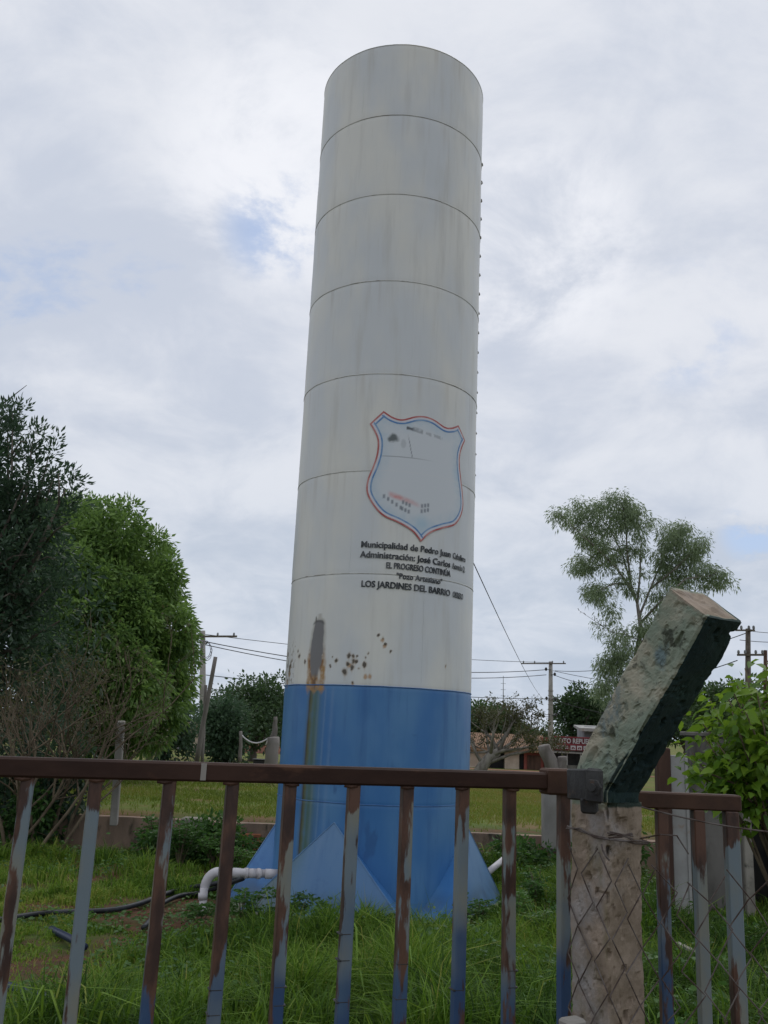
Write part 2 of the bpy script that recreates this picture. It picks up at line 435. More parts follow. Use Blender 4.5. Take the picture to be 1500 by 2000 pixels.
# ground
def ground_mat():
    mt, nt, b = new_mat('ground_soil_and_turf'); N = NT(nt)
    vec = N.coord('Object')
    n1 = N.noise(vec, .9, 6, .6); n2 = N.noise(vec, 5, 6, .65); n3 = N.noise(vec, .25, 4, .6)
    soil = N.mix(N.ramp(n2, .35, .65), (.12, .055, .032), (.075, .045, .028))
    turf = N.mix(N.ramp(n2, .35, .65), (.04, .07, .015), (.085, .105, .025))
    near = N.mix(N.ramp(n1, .40, .58), turf, soil)
    far = N.mix(N.ramp(n3, .4, .6), (.10, .145, .028), (.16, .17, .045))
    far = N.mix(N.ramp(n1, .46, .66), far, (.17, .12, .055))
    sep = N.n('ShaderNodeSeparateXYZ'); nt.links.new(vec, sep.inputs[0])
    col = N.mix(N.ramp(N.math('ADD', sep.outputs[1], N.math('MULTIPLY', n1, 3.0)), 15.6, 18.2), near, far)
    nt.links.new(col, b.inputs['Base Color']); b.inputs['Roughness'].default_value = .95; b.inputs['Specular IOR Level'].default_value = .15
    N.bump(b, n2, .6, .05)
    return mt
M['ground'] = ground_mat()

# ------------------------------------------------------------------ ground
def gz(x, y):
    x = np.asarray(x, float); y = np.asarray(y, float)
    near = -.36*smooth(3, 8, y) + .05*(fbm(x*.8, y*.8, 3)-.5)
    drop = .9 + .85*smooth(-6, 1, x)
    far = .10 - drop*np.clip((y-14)/71, 0, 1) + .06*(fbm(x*.4, y*.4, 5)-.5)*np.clip(1-(y-14)/120, 0, 1)
    k = smooth(13.90, 14.02, y)
    return near*(1-k) + far*k
xs = np.unique(np.concatenate([np.linspace(-14, 14, 141), -np.geomspace(14, 3000, 24), np.geomspace(14, 3000, 24)]))
ys = np.unique(np.concatenate([np.linspace(-6, 13.9, 120), np.linspace(13.9, 14.05, 4), np.linspace(14.05, 40, 90), np.geomspace(40, 4000, 40), -np.geomspace(6, 600, 10)]))
gx, gy = np.meshgrid(xs, ys); gv = np.stack([gx, gy, gz(gx, gy)], -1).reshape(-1, 3)
nx_, ny_ = len(xs), len(ys)
ii = (np.arange(ny_-1)[:, None]*nx_ + np.arange(nx_-1)[None]).ravel()
gme = np_mesh('ground', gv, np.stack([ii, ii+1, ii+1+nx_, ii+nx_], 1), 4)
ground = link('ground', gme, M['ground'], None, True); tag(ground, kind='structure')
def G(x, y): return float(gz(x, y))

def hit(px, py, lift=0.0):
    """where the line of sight through a photo position meets the ground"""
    d = F0 + CR*(px-750)/FPX + CU*(1000-py)/FPX; y = 8.0
    for _ in range(25):
        p = EYE + d*(y/d[1]); y += .6*(G(p[0], y)+lift-p[2])/(d[2]/d[1])
    p = EYE + d*(y/d[1]); return p
# dirt road in front of the far shops
rv = []; rf_ = []
rxs = np.linspace(-70, 90, 81)
for i, x in enumerate(rxs):
    for y in (77.5, 80.5, 83.5): rv.append((x, y, G(x, y)+.03))
for i in range(len(rxs)-1):
    for j in range(2): a = i*3+j; rf_.append((a, a+3, a+4, a+1))
me = bpy.data.meshes.new('road'); me.from_pydata(rv, [], rf_); tag(link('road', me, M['roadsoil']), kind='structure')
# ------------------------------------------------------------------ water tower
TX, TY, TR = .0207, 10.8817, 1.1
def cyl(th_deg, z, r=TR):
    a = np.radians(th_deg)
    return np.stack([TX + r*np.sin(a), TY - r*np.cos(a), np.broadcast_to(z, np.shape(a))], -1)
tower = empty('water_tower', (TX, TY, -.36), 'tall cylindrical steel water tower, white above and blue below, with faded crest', 'water tower')
LEV = [10.027, 8.996, 7.886, 6.728, 5.543, 4.373, 3.195, 1.980, .770, .580]

SPOTS = [(-66, 2.246, .020), (-68.1, 2.168, .028), (-66.5, 2.2, .02), (-61.1, 2.41, .010), (-56.9, 2.353, .017), (-55.2, 2.299, .022), (-49, 2.234, .017), (-27.7, 2.281, .009), (-25, 2.244, .019), (-28.8, 2.174, .013),
         (-17.5, 2.291, .020), (-14.7, 2.284, .017), (-13, 2.293, .009), (-14.6, 2.239, .027), (-13.4, 2.232, .017), (-17.9, 2.207, .021), (-15.3, 2.170, .022), (-11.6, 2.16, .011), (-19.5, 2.12, .028), (-6.4, 2.325, .013), (-7.9, 2.279, .010),
         (-8.1, 2.201, .022), (-1.1, 2.523, .011), (1.4, 2.493, .014), (2.8, 2.43, .012), (6.0, 2.354, .010), (41.7, 2.244, .013), (-14.6, 2.009, .011), (-74, 2.33, .02), (-73, 2.2, .018), (-71, 2.05, .014)]
RUSTY = [(-7.4, 2.076, .018), (-4.9, 2.078, .018), (1.4, 2.475, .018), (2.8, 2.41, .016), (-17, 2.19, .02), (41.7, 2.23, .012), (-14.6, 1.998, .012), (-68, 2.1, .03), (-72, 2.0, .03)]
def stains(th, z):
    """rgba of dirt, rust and bare patches on the shell"""
    n = len(th); col = np.zeros((n, 3)); al = np.zeros(n)
    s = np.radians(th)*TR
    w1 = fbm(s*9, z*9, 21)-.5; w2 = fbm(s*30, z*30, 31)-.5
    def over(c, a):
        nonlocal col, al
        a = np.clip(a, 0, 1)[:, None]; c = np.broadcast_to(np.array(c, float), col.shape)
        outa = a[:, 0] + al*(1-a[:, 0])
        col = (c*a + col*al[:, None]*(1-a))/np.maximum(outa, 1e-6)[:, None]; al = outa
    S0 = math.radians(-39.2)*TR
    # long run of rusty and algae-green water below the bare patch
    below = smooth(2.0, 1.9, z)
    g = np.exp(-((s-S0-.02+w1*.02)/.085)**2)*below*(.55+.3*w1)
    over((.085, .15, .12), g*1.35)
    for off, wd, c, k in ((-.055, .021, (.055, .042, .02), 1.2), (-.03, .022, (.10, .12, .045), .95), (.03, .022, (.07, .13, .10), .95), (.07, .012, (.16, .22, .2), .5), (-.09, .01, (.1, .14, .15), .4), (.16, .012, (.2, .3, .42), .4), (.25, .02, (.2, .3, .45), .3)):
        drift = (1.9-z)*(-.018)
        over(c, np.exp(-((s-S0-off-drift+w2*.008)/wd)**2)*below*k*(.8+.6*w1))
    # scraped grey oval with an ochre rust rim
    zc_ = 2.37; hz = .325
    t = np.clip((z-zc_)/hz, -1.3, 1.3)
    lean = .02*t
    halfw = .095*np.sqrt(np.clip(1-t*t*.9, 0, 1))*(1-.12*(t < -.2)) + w1*.035
    d = np.abs(s-S0-lean) - halfw
    lowp = smooth(2.5, 2.15, z)
    over((.36, .335, .28), smooth(.05, .0, d)*(np.abs(t) < 1.2)*.6)
    zb = np.where(z < 2.3, 1, .25)
    rim = smooth(.055, .01, np.abs(s-S0)-(.10+w1*.05))*smooth(1.88+.03*np.sin(s*60), 1.93, z)*smooth(2.4, 2.2, z)
    over((.36, .21, .08), rim*(.85+w2*1.2))
    over((.20, .10, .045), smooth(.03, .0, np.abs(d-.01))*lowp*smooth(1.9, 1.97, z)*(.65+w2*2))
    core = smooth(.008, -.008, d)*smooth(2.04, 2.10, z)*smooth(2.70, 2.67, z)
    over((.175, .172, .175), core*.97)
    over((.13, .085, .05), smooth(.02, 0, np.abs(s-S0-.0))*smooth(1.9, 1.96, z)*smooth(2.14, 2.05, z)*.8)
    notch = smooth(.03, .0, np.abs(s-S0-.055))*smooth(2.0, 2.05, z)*smooth(2.18, 2.1, z)
    over((.55, .54, .5), notch*.9)
    over((.09, .09, .085), smooth(.02, 0, np.abs(np.hypot((s-S0-.01)*.7, z-2.68+.06)-.055))*smooth(2.62, 2.66, z)*.8)
    over((.09, .08, .07), smooth(.012, .004, np.abs(s-S0+.035))*smooth(2.66, 2.68, z)*smooth(2.74, 2.71, z))
    for a, zz, r in RUSTY:
        dd = np.hypot((s-math.radians(a)*TR), (z-zz)*.75)
        over((.40, .20, .06), smooth(r*1.6, r*.5, dd+w2*.03)*.75)
    for a, zz, r in SPOTS:
        dd = np.hypot((s-math.radians(a)*TR), (z-zz)*.8)
        over((.34, .24, .13), smooth(r*1.8, r*.8, dd+w2*.03)*.45)
        over((.36, .24, .12), smooth(r*.55, r*.2, np.abs(s-math.radians(a)*TR)+w2*.01)*smooth(zz-r*4.5, zz, z)*(z < zz)*.35)
        over((.06, .05, .036), smooth(r*1.15, r*.7, dd+w2*.035)*.92)
    # brown specks drifting down the left edge
    sp_ = smooth(.70, .78, vnoise(s*45, z*28, 77))*smooth(-1.1, -1.25, s)*smooth(2.6, 2.2, z)*smooth(1.98, 2.0, z)
    over((.2, .15, .09), sp_*.7)
    # dark-blue rubs and scuffs on the blue coat
    rb = smooth(.60, .72, fbm(s*5.5+3, z*2.2, 51))*smooth(.42, .66, fbm(s*22, z*9, 52))*(z < 1.5)*(s > -.5)
    over((.022, .075, .21), rb*.5)
    return np.concatenate([col, al[:, None]], 1)
def shell(name, z1, z0, mat, dense, ang=None):
    if dense:
        th = np.concatenate([np.linspace(-98, 98, 460), np.linspace(98, 262, 40)[1:]])[:-1]
        nz_ = max(8, int((z1-z0)/.008))
    else:
        th = np.linspace(-180, 180, 361)[:-1]; nz_ = max(4, int((z1-z0)/.04))
    zs = np.linspace(z0, z1, nz_+1)
    T, Z = np.meshgrid(th, zs)
    # sheet buckles a millimetre or two and is drawn in at the weld
    rr = TR + .012*(fbm(T/22, Z*1.5, 9)-.5)*np.clip(np.minimum(Z-z0, z1-Z)/.15, 0, 1) - .003*np.exp(-((Z-z0)/.02)**2) - .003*np.exp(-((Z-z1)/.02)**2)
    a = np.radians(T); V = np.stack([TX+rr*np.sin(a), TY-rr*np.cos(a), Z], -1).reshape(-1, 3)
    n = len(th); base = (np.arange(nz_)[:, None]*n); k = np.arange(n)[None]; k2 = (k+1) % n
    F_ = np.stack([base+k, base+k2, base+n+k2, base+n+k], -1).reshape(-1, 4)
    me = np_mesh(name, V, F_, 4)
    if dense: st_ = stains(T.ravel(), Z.ravel())
    else:
        t_, z_ = T.ravel(), Z.ravel(); k_ = smooth(.62, .80, fbm(t_/3.2+z1*7, z_*.25, 23, 3))*smooth(z1-.55, z1-.02, z_)
        st_ = np.concatenate([np.tile([[.36, .31, .24]], (len(V), 1)), (k_*.24)[:, None]], 1)
    set_attr(me, 'stain', st_)
    return link(name, me, mat, tower, True)
for i in range(7):
    shell('shell_ring', LEV[i], LEV[i+1], M['white'], i == 6)
shell('shell_ring', LEV[7]-.004, LEV[8], M['blue'], True)
shell('shell_ring', LEV[8]-.003, -.33, M['blue'], True)
# welds
def ring_bead(z, r, bead, mat, name='weld_seam'):
    th = np.linspace(0, 360, 181)[:-1]
    P = cyl(th, z + .006*(fbm(th/9, th*0, 13)-.5), r); mb = MB(); n = len(P); vs = []; fs = []
    for k in range(n):
        a = math.radians(th[k]); d = Vector((math.sin(a), -math.cos(a), 0)); p = Vector(P[k])
        for q in range(5):
            b = 2*PI*q/5; vs.append(p + d*math.cos(b)*bead + Vector((0, 0, math.sin(b)*bead)))
    for k in range(n):
        for q in range(5):
            q2 = (q+1) % 5; k2 = (k+1) % n; fs.append((k*5+q, k2*5+q, k2*5+q2, k*5+q2))
    mb.add(vs, fs); return mb.build(name, mat, tower)
for z in LEV[1:7]: ring_bead(z, TR-.001, .0048, M['seam'])
ring_bead(LEV[7], TR, .006, M['seam_blue']); ring_bead(LEV[8], TR, .005, M['seam_blue'])
ring_bead(LEV[0]+.002, TR-.006, .010, M['white'], 'top_rim')
# shallow cone roof
mb = MB(); P = cyl(np.linspace(0, 360, 73)[:-1], LEV[0], TR-.004); mb.add([tuple(p) for p in P]+[(TX, TY, LEV[0]+.12)], [(i, (i+1) % 72, 72) for i in range(72)]); mb.build('roof', M['white'], tower)
# vertical plate seams, one per ring
for i in range(7):
    a = [-28, 33, -52, 12, 61, -20, 25][i]
    mb = MB(); zz = np.linspace(LEV[i]-.02, LEV[i+1]+.02, 12)
    mb.tube([tuple(cyl(np.array([a+.12*math.sin(k*1.7)]), z, TR-.0035)[0]) for k, z in enumerate(zz)], .005, 5); mb.build('plate_seam', M['white'], tower)
for me_o in list(tower.children):
    if me_o.name.startswith(('plate_seam', 'top_rim', 'roof')) and 'stain' not in me_o.data.attributes:
        set_attr(me_o.data, 'stain', np.zeros((len(me_o.data.vertices), 4)))
# ladder of welded rungs round the far right side
for k in range(17):
    z = 9.36-.285*k
    a0, a1 = 106.6+.10*k, 128
    mb = MB(); q = [cyl(np.array([a0]), z, TR-.01)[0], cyl(np.array([a0]), z, TR+.10)[0], cyl(np.array([a0+1.5]), z, TR+.12)[0], cyl(np.array([a1-1.5]), z, TR+.12)[0], cyl(np.array([a1]), z, TR+.10)[0], cyl(np.array([a1]), z, TR-.01)[0]]
    mb.tube([tuple(p) for p in q], .011, 6); mb.build('ladder_rung', M['conc_pole'], tower)
# foot: the shell runs straight down; four leaning triangular feet stand against it on an eight-cornered plate
ZB, ZT = -.33, .577
FINS = [-21, 69, 159, -111]; FD, RC = 35, 1.60
def grid_stain(me):
    co = np.zeros(len(me.vertices)*3, np.float32); me.vertices.foreach_get('co', co); co = co.reshape(-1, 3)
    th = np.degrees(np.arctan2(co[:, 0]-TX, TY-co[:, 1]))
    s_ = stains(th, co[:, 2]); s_[:, 3] *= .25+.6*smooth(-.05, .45, co[:, 2])
    # ochre silt and green algae along the left-hand edge of the front foot, mud splash above the plate
    yel = smooth(-36, -46, th)*smooth(-75, -58, th)*smooth(.25, .6, fbm(co[:, 0]*9, co[:, 2]*4, 8))
    mud = smooth(.0, -.3, co[:, 2])*smooth(.35, .65, fbm(co[:, 0]*7, co[:, 2]*7+co[:, 1]*5, 5))
    for mk, cc_ in ((yel*.6, (.22, .23, .12)), (mud*.55, (.15, .16, .11))):
        s_[:, :3] = s_[:, :3]*(1-mk[:, None]) + np.array(cc_)*mk[:, None]; s_[:, 3] = np.maximum(s_[:, 3], mk)
    set_attr(me, 'stain', s_)
def tri_patch(A, B, Cc, n=24):
    A, B, Cc = map(np.array, (A, B, Cc)); vs = []; fs = []; idx = {}
    for i in range(n+1):
        for j in range(n+1-i):
            idx[i, j] = len(vs); vs.append(A + (B-A)*i/n + (Cc-A)*j/n)
    for i in range(n):
        for j in range(n-i):
            fs.append((idx[i, j], idx[i+1, j], idx[i, j+1]))
            if i+j < n-1: fs.append((idx[i+1, j], idx[i+1, j+1], idx[i, j+1]))
    mb = MB(); mb.add(vs, fs); return mb
for k, t0 in enumerate(FINS):
    apex = cyl(np.array([t0]), ZT, TR+.002)[0]; mt_ = M['blue_pale']
    cl, crr = cyl(np.array([t0-FD]), ZB, RC)[0], cyl(np.array([t0+FD]), ZB, RC)[0]
    fl, fr_ = cyl(np.array([t0-FD-9]), ZB, TR-.01)[0], cyl(np.array([t0+FD+9]), ZB, TR-.01)[0]
    for nm, tri_ in (('foot_panel', (apex, cl, crr)), ('foot_cheek', (apex, fl, cl)), ('foot_cheek', (apex, crr, fr_))):
        me = tri_patch(*tri_, 44 if nm == 'foot_panel' else 16).mesh(nm); grid_stain(me)
        link(nm, me, mt_ if nm == 'foot_panel' else M['blue'], tower)
    for e in (cl, crr):
        mb = MB(); mb.tube([tuple(apex), tuple(e)], .007, 5); o = mb.build('edge_weld', mt_, tower); set_attr(o.data, 'stain', np.zeros((len(o.data.vertices), 4)))
mb = MB(); pa = sorted([t-FD for t in FINS]+[t+FD for t in FINS]); pr = [cyl(np.array([a]), 0, 1.70)[0] for a in pa]; n8 = 8
vs = [(p[0], p[1], ZB-.03) for p in pr]+[(p[0], p[1], ZB) for p in pr]
mb.add(vs, [tuple(range(7, -1, -1)), tuple(range(8, 16))]+[(i, (i+1) % 8, 8+(i+1) % 8, 8+i) for i in range(8)]); mb.build('base_plate', M['plinth'], tower)
mb = MB(); pr = [cyl(np.array([a]), 0, 1.58)[0] for a in pa]
vs = [(p[0], p[1], ZB-.35) for p in pr]+[(p[0], p[1], ZB-.031) for p in pr]
mb.add(vs, [tuple(range(8, 16))]+[(i, (i+1) % 8, 8+(i+1) % 8, 8+i) for i in range(8)]); mb.build('footing', M['concrete'], tower)
for k, a in enumerate([-92, -80, -66, -52, -30, -5, 12]):
    p = cyl(np.array([a]), ZB, 1.60 if a < -57 or a > 0 else 1.45)[0]
    mb = MB(); mb.tube([tuple(p), (p[0], p[1], ZB+.03)], .016, 6); mb.build('anchor_bolt', M['steel_dark'], tower)

# --- crest: outline traced in arc metres / height, striped border, faded field
SH = [(-3.95, 5.084), (1.98, 5.014), (7.69, 4.997), (15.35, 5.05), (21.6, 5.068), (27.85, 5.05), (35.51, 4.997), (41.22, 5.014), (47.5, 5.075), (55.4, 4.925), (52.3, 4.832), (50.1, 4.719), (49.9, 4.6), (51.6, 4.44), (53.9, 4.27), (54.9, 4.12), (52.3, 3.98), (46.2, 3.855), (36.0, 3.778), (27.5, 3.70), (21.45, 3.585), (15.9, 3.694), (7.67, 3.775), (-1.67, 3.849), (-8.12, 3.979), (-11.9, 4.125), (-11.6, 4.27), (-8.87, 4.42), (-6.9, 4.569), (-6.75, 4.719), (-8.91, 4.832), (-12.0, 4.928)]
SHARP = {0, 8, 9, 20, 31}
sp2 = np.array([(math.radians(a)*TR, z) for a, z in SH])
def smooth_poly(P, sharp, n=8):
    out = []; N_ = len(P)
    for i in range(N_):
        p0, p1, p2, p3 = P[i-1], P[i], P[(i+1) % N_], P[(i+2) % N_]
        m1 = np.zeros(2) if i in sharp else (p2-p0)/2
        m2 = np.zeros(2) if (i+1) % N_ in sharp else (p3-p1)/2
        if i in sharp: m1 = (p2-p1)
        if (i+1) % N_ in sharp: m2 = (p2-p1)
        for k in range(n):
            t = k/n
            out.append((2*t**3-3*t**2+1)*p1+(t**3-2*t**2+t)*m1+(-2*t**3+3*t**2)*p2+(t**3-t**2)*m2)
    return np.array(out)
outl = smooth_poly(sp2, SHARP)
def inset(P, d):
    t1 = P-np.roll(P, 1, 0); t2 = np.roll(P, -1, 0)-P
    n1 = np.stack([t1[:, 1], -t1[:, 0]], 1); n2 = np.stack([t2[:, 1], -t2[:, 0]], 1)
    n1 /= np.maximum(np.linalg.norm(n1, axis=1), 1e-9)[:, None]; n2 /= np.maximum(np.linalg.norm(n2, axis=1), 1e-9)[:, None]
    nn = n1+n2; nn /= np.maximum(np.linalg.norm(nn, axis=1), 1e-9)[:, None]
    k = 1/np.clip((nn*n1).sum(1), .45, 1)
    return P + nn*(d*k)[:, None]
area = .5*np.sum(outl[:, 0]*np.roll(outl[:, 1], -1)-np.roll(outl[:, 0], -1)*outl[:, 1])
sgn = 1 if area < 0 else -1
def on_shell(P, off):
    a = P[:, 0]/TR; r = TR+off
    return np.stack([TX+r*np.sin(a), TY-r*np.cos(a), P[:, 1]], 1)
emblem = empty('emblem', (0, 0, 0)); emblem.parent = tower; emblem.location = (0, 0, .36)
emblem['label'] = 'faded shield crest with red white and blue border'
def stripe(name, d0, d1, mat, off):
    A = on_shell(inset(outl, sgn*d0), off); B = on_shell(inset(outl, sgn*d1), off); n = len(A)
    mb = MB(); mb.add(list(A)+list(B), [(i, (i+1) % n, n+(i+1) % n, n+i) for i in range(n)]); return mb.build(name, mat, emblem)
stripe('red_border', 0, .020, M['red_stripe'], .006)
stripe('white_border', .020, .042, M['white_stripe'], .006)
stripe('blue_border', .042, .061, M['blue_stripe'], .006)
# field
inn = inset(outl, sgn*.056)
cs = .009
gx_ = np.arange(inn[:, 0].min(), inn[:, 0].max(), cs); gz_ = np.arange(inn[:, 1].min(), inn[:, 1].max(), cs)
XX, ZZ = np.meshgrid(gx_, gz_)
def inside(px, py, P):
    r = np.zeros(px.shape, bool); j = len(P)-1
    for i in range(len(P)):
        c = ((P[i, 1] > py) != (P[j, 1] > py)) & (px < (P[j, 0]-P[i, 0])*(py-P[i, 1])/(P[j, 1]-P[i, 1]+1e-12)+P[i, 0])
        r ^= c; j = i
    return r
ins = inside(XX+cs/2, ZZ+cs/2, inn)
vid = np.arange(XX.size).reshape(XX.shape)
cells = np.argwhere(ins[:-1, :-1])
fq = np.stack([vid[cells[:, 0], cells[:, 1]], vid[cells[:, 0], cells[:, 1]+1], vid[cells[:, 0]+1, cells[:, 1]+1], vid[cells[:, 0]+1, cells[:, 1]]], 1)
pts2 = np.stack([XX.ravel(), ZZ.ravel()], 1)
used, inv = np.unique(fq, return_inverse=True)
p2 = pts2[used]; V = on_shell(p2, .0045)
me = np_mesh('crest_field', V, inv.reshape(-1, 4), 4)
s, z = p2[:, 0], p2[:, 1]
c = np.tile(np.array([.60, .635, .655]), (len(s), 1))
def blot(mask, colr):
    global c
    mask = np.clip(mask, 0, 1)[:, None]; c = c*(1-mask)+np.array(colr)*mask
A_ = lambda deg: math.radians(deg)*TR
w = fbm(s*20, z*20, 3)-.5
edge_d = np.min(np.hypot(s[:, None]-inn[None, ::4, 0], z[:, None]-inn[None, ::4, 1]), axis=1)
blot(smooth(.16, .0, edge_d)*(.35+w*.6), (.36, .50, .60))
blot(smooth(.15, .0, np.hypot(s-A_(21.5), z-3.80))*.55, (.30, .50, .62))
blot(smooth(.12, .0, np.hypot(s-A_(48), z-4.47))*.45, (.34, .52, .66))
blot(smooth(.075, .03, np.hypot((s-A_(2.6))*.9, (z-4.76))+w*.06)*.95, (.09, .11, .11))        # small dark tree
blot(smooth(.02, .008, np.hypot(s-A_(1.5), z-4.715))*.8, (.5, .52, .53))
blot(smooth(.035, .015, np.hypot((s-A_(8.6)), (z-4.70)*.5)+w*.03)*.35, (.25, .27, .28))
t1 = (s-A_(10.0))/(A_(20.5)-A_(10.0)); blot(smooth(.032, .014, np.abs(z-(4.90-.028*t1))+w*.04)*(t1 > 0)*(t1 < 1)*(1.0-.45*t1)*(.85+1.5*w), (.09, .10, .11))
t1 = (s-A_(22.5))/(A_(34)-A_(22.5)); blot(smooth(.024, .01, np.abs(z-(4.865-.02*t1))+w*.03)*(t1 > 0)*(t1 < 1)*.5*(vnoise(s*55, z*20, 4) > .35), (.22, .23, .24))
# thin ground line, mast, horizon line, red roof smear, rows of little windows
blot(smooth(.006, .002, np.abs(s-A_(13.8)-(4.60-z)*.22))*smooth(4.545, 4.56, z)*smooth(4.84, 4.72, z)*.85, (.10, .11, .13))
hz_ = 4.535+.012*np.cos((s-A_(12))*3.2)
blot(smooth(.006, .002, np.abs(z-hz_))*smooth(A_(33), A_(10), s)*.75, (.2, .21, .22))
blot(smooth(.05, .0, np.abs(z-(4.09-.10*(s-A_(4))/(A_(22)-A_(4)))))*smooth(A_(0), A_(3), s)*smooth(A_(24), A_(8), s)*(.8+1.2*w), (.62, .2, .18))
for a0, z0, n_, st, dz in ((-1.5, 4.075, 5, 2.5, -.030), (9.8, 4.02, 3, 2.0, -.014), (9.4, 3.945, 3, 2.0, -.014), (21.5, 4.0, 3, 2.0, .010), (21.4, 3.94, 3, 2.0, .012)):
    for k in range(n_):
        blot(smooth(.018, .008, np.maximum(np.abs(s-A_(a0+st*k)), np.abs(z-(z0+dz*k))*.6))*.75, (.13, .15, .18))
blot(smooth(.005, .002, np.abs(z-4.378))*.6, (.66, .66, .64))
set_attr(me, 'stain', np.concatenate([c, np.ones((len(c), 1))], 1))
link('crest_field', me, M['emblem'], emblem, True)

# --- lettering wrapped round the shell
def text_geo(body, weight=.0):
    cu = bpy.data.curves.new('t', 'FONT'); cu.body = body; cu.size = 1; cu.resolution_u = 3; cu.offset = weight
    ob = bpy.data.objects.new('t', cu); C.objects.link(ob); bpy.context.view_layer.update()
    dg = bpy.context.evaluated_depsgraph_get(); me = bpy.data.meshes.new_from_object(ob.evaluated_get(dg))
    v_ = np.zeros(len(me.vertices)*3, np.float32); me.vertices.foreach_get('co', v_); f_ = [tuple(p.vertices) for p in me.polygons]
    bpy.data.objects.remove(ob); bpy.data.curves.remove(cu); bpy.data.meshes.remove(me)
    return v_.reshape(-1, 3)[:, :2].astype(float), f_
CAPH = text_geo('H')[0][:, 1].max()
def shell_text(body, th0, th1, z0, z1, cap, mat, weight=.045):
    v_, f_ = text_geo(body, .012)
    x0, x1 = v_[:, 0].min(), v_[:, 0].max()
    s_ = A_(th0) + (v_[:, 0]-x0)/(x1-x0)*(A_(th1)-A_(th0))
    t = (v_[:, 0]-x0)/(x1-x0)
    zz = z0 + (z1-z0)*t + v_[:, 1]/CAPH*cap
    mb = MB(); bw_ = weight*cap*.9
    for q, dx in enumerate((-bw_, 0, bw_)):       # a fat brush: three passes side by side
        mb.add(on_shell(np.stack([s_+dx, zz+(q-1)*.0015], 1), .008+.0012*q), f_)
    return mb.build('lettering', mat, tower)
shell_text('Municipalidad de Pedro Juan', -13.3, 43.0, 3.489, 3.468, .066, M['ink'])
shell_text('Caballero', 45.2, 58.9, 3.467, 3.461, .062, M['ink_faded'], .03)
shell_text('Administraci\u00f3n: Jos\u00e9 Carlos', -13.8, 43.0, 3.375, 3.350, .068, M['ink'])
shell_text('Acevedo Q.', 45.0, 58.5, 3.349, 3.343, .064, M['ink_faded'], .03)
shell_text('EL PROGRESO CONTIN\u00daA', 1.58, 43.4, 3.261, 3.247, .064, M['ink'])
shell_text('"Pozo Artesiano"', 7.7, 36.9, 3.154, 3.140, .058, M['ink'], .035)
shell_text('LOS JARDINES DEL BARRIO', -12.1, 43.5, 3.047, 3.024, .067, M['ink'])
shell_text('OBRERO', 46, 56.8, 3.023, 3.018, .064, M['ink_faded'], .03)

# ------------------------------------------------------------------ white outlet pipe, hoses
pp = empty('outlet_pipe', tuple(at(398, 1795, 10.1)), 'white plastic outlet pipe bending down to the soil beside the tower foot', 'pipe')
def PP(x, y, Y=10.1): return Vector(at(x, y, Y))
a = PP(541, 1707, 10.12); b = PP(428, 1703, 10.05); cdown = PP(398, 1738, 10.02); dn = PP(394, 1815, 10.0)
mb = MB(); mb.tube([a, b], .042, 16); mb.build('pipe_run', M['pvc'], pp, True)
mb = MB(); arc = [b+(cdown-b)*0]
for k in range(9):
    t = k/8*PI/2
    arc.append(Vector((b.x+(cdown.x-b.x)*math.sin(t), b.y, cdown.z+(b.z-cdown.z)*math.cos(t))))
mb.tube(arc[1:], .048, 16); mb.build('elbow', M['pvc'], pp, True)
mb = MB(); mb.tube([cdown+Vector((0, 0, .02)), dn-Vector((0, 0, .2))], .041, 16); mb.build('pipe_drop', M['pvc'], pp, True)
for x0, x1, r in ((455, 470, .049), (478, 484, .053), (486, 500, .048), (503, 507, .053), (518, 541, .050)):
    mb = MB(); mb.tube([PP(x0, 1703.5+(x0-428)*.035, 10.07), PP(x1, 1703.5+(x1-428)*.035, 10.09)], r, 16); mb.build('coupling', M['pvc'], pp, True)
mb = MB(); mb.tube([PP(396.5, 1744, 10.02), PP(396, 1757, 10.02)], .049, 16); mb.build('coupling', M['pvc'], pp, True)
p2_ = MB(); p2_.tube([at(950, 1706, 11.6), at(987, 1676, 12.2)], .04, 10); tag(p2_.build('drain_pipe', M['pvc'], None, True), 'thin pale pipe sticking out to the right behind the tower foot', 'pipe')
def hose(name, pts, r, mat, label):
    P = [Vector(p) for p in pts]; out = []
    for i in range(len(P)-1):
        p0 = P[max(i-1, 0)]; p1 = P[i]; p2__ = P[i+1]; p3 = P[min(i+2, len(P)-1)]
        for k in range(6):
            t = k/6
            out.append(.5*((2*p1)+(-p0+p2__)*t+(2*p0-5*p1+4*p2__-p3)*t*t+(-p0+3*p1-3*p2__+p3)*t**3))
    out.append(P[-1]); mb = MB(); mb.tube(out, r, 8); return tag(mb.build(name, mat, None, True), label, 'hose')
hose('hose', [at(478, 1712, 10.4), at(420, 1726, 10.5), hit(365, 1735, .06), hit(320, 1747, .05), hit(270, 1766, .05), hit(210, 1778, .04), hit(95, 1783, .05), hit(40, 1790, .05), hit(-40, 1803, .05)], .026, M['hose'], 'black hose running left from the white outlet pipe through the grass')
hose('hose', [at(475, 1716, 10.2), hit(400, 1742, .07), hit(350, 1750, .05), hit(310, 1770, .05), hit(300, 1790, .05), hit(280, 1812, .04)], .024, M['hose'], 'second black hose curling down beside the white outlet pipe')
hose('hose', [hit(-60, 1910, .05), hit(10, 1925, .06), hit(50, 1938, .06), hit(95, 1950, .06), hit(130, 1965, .05), hit(170, 1985, .02)], .030, M['bluehose'], 'dark blue hose lying in short grass at lower left')
hose('hose', [hit(100, 1815, .03), hit(135, 1832, .06), hit(165, 1850, .05)], .032, M['bluehose'], 'short dark hose end poking from grass between the leftmost gate bars')

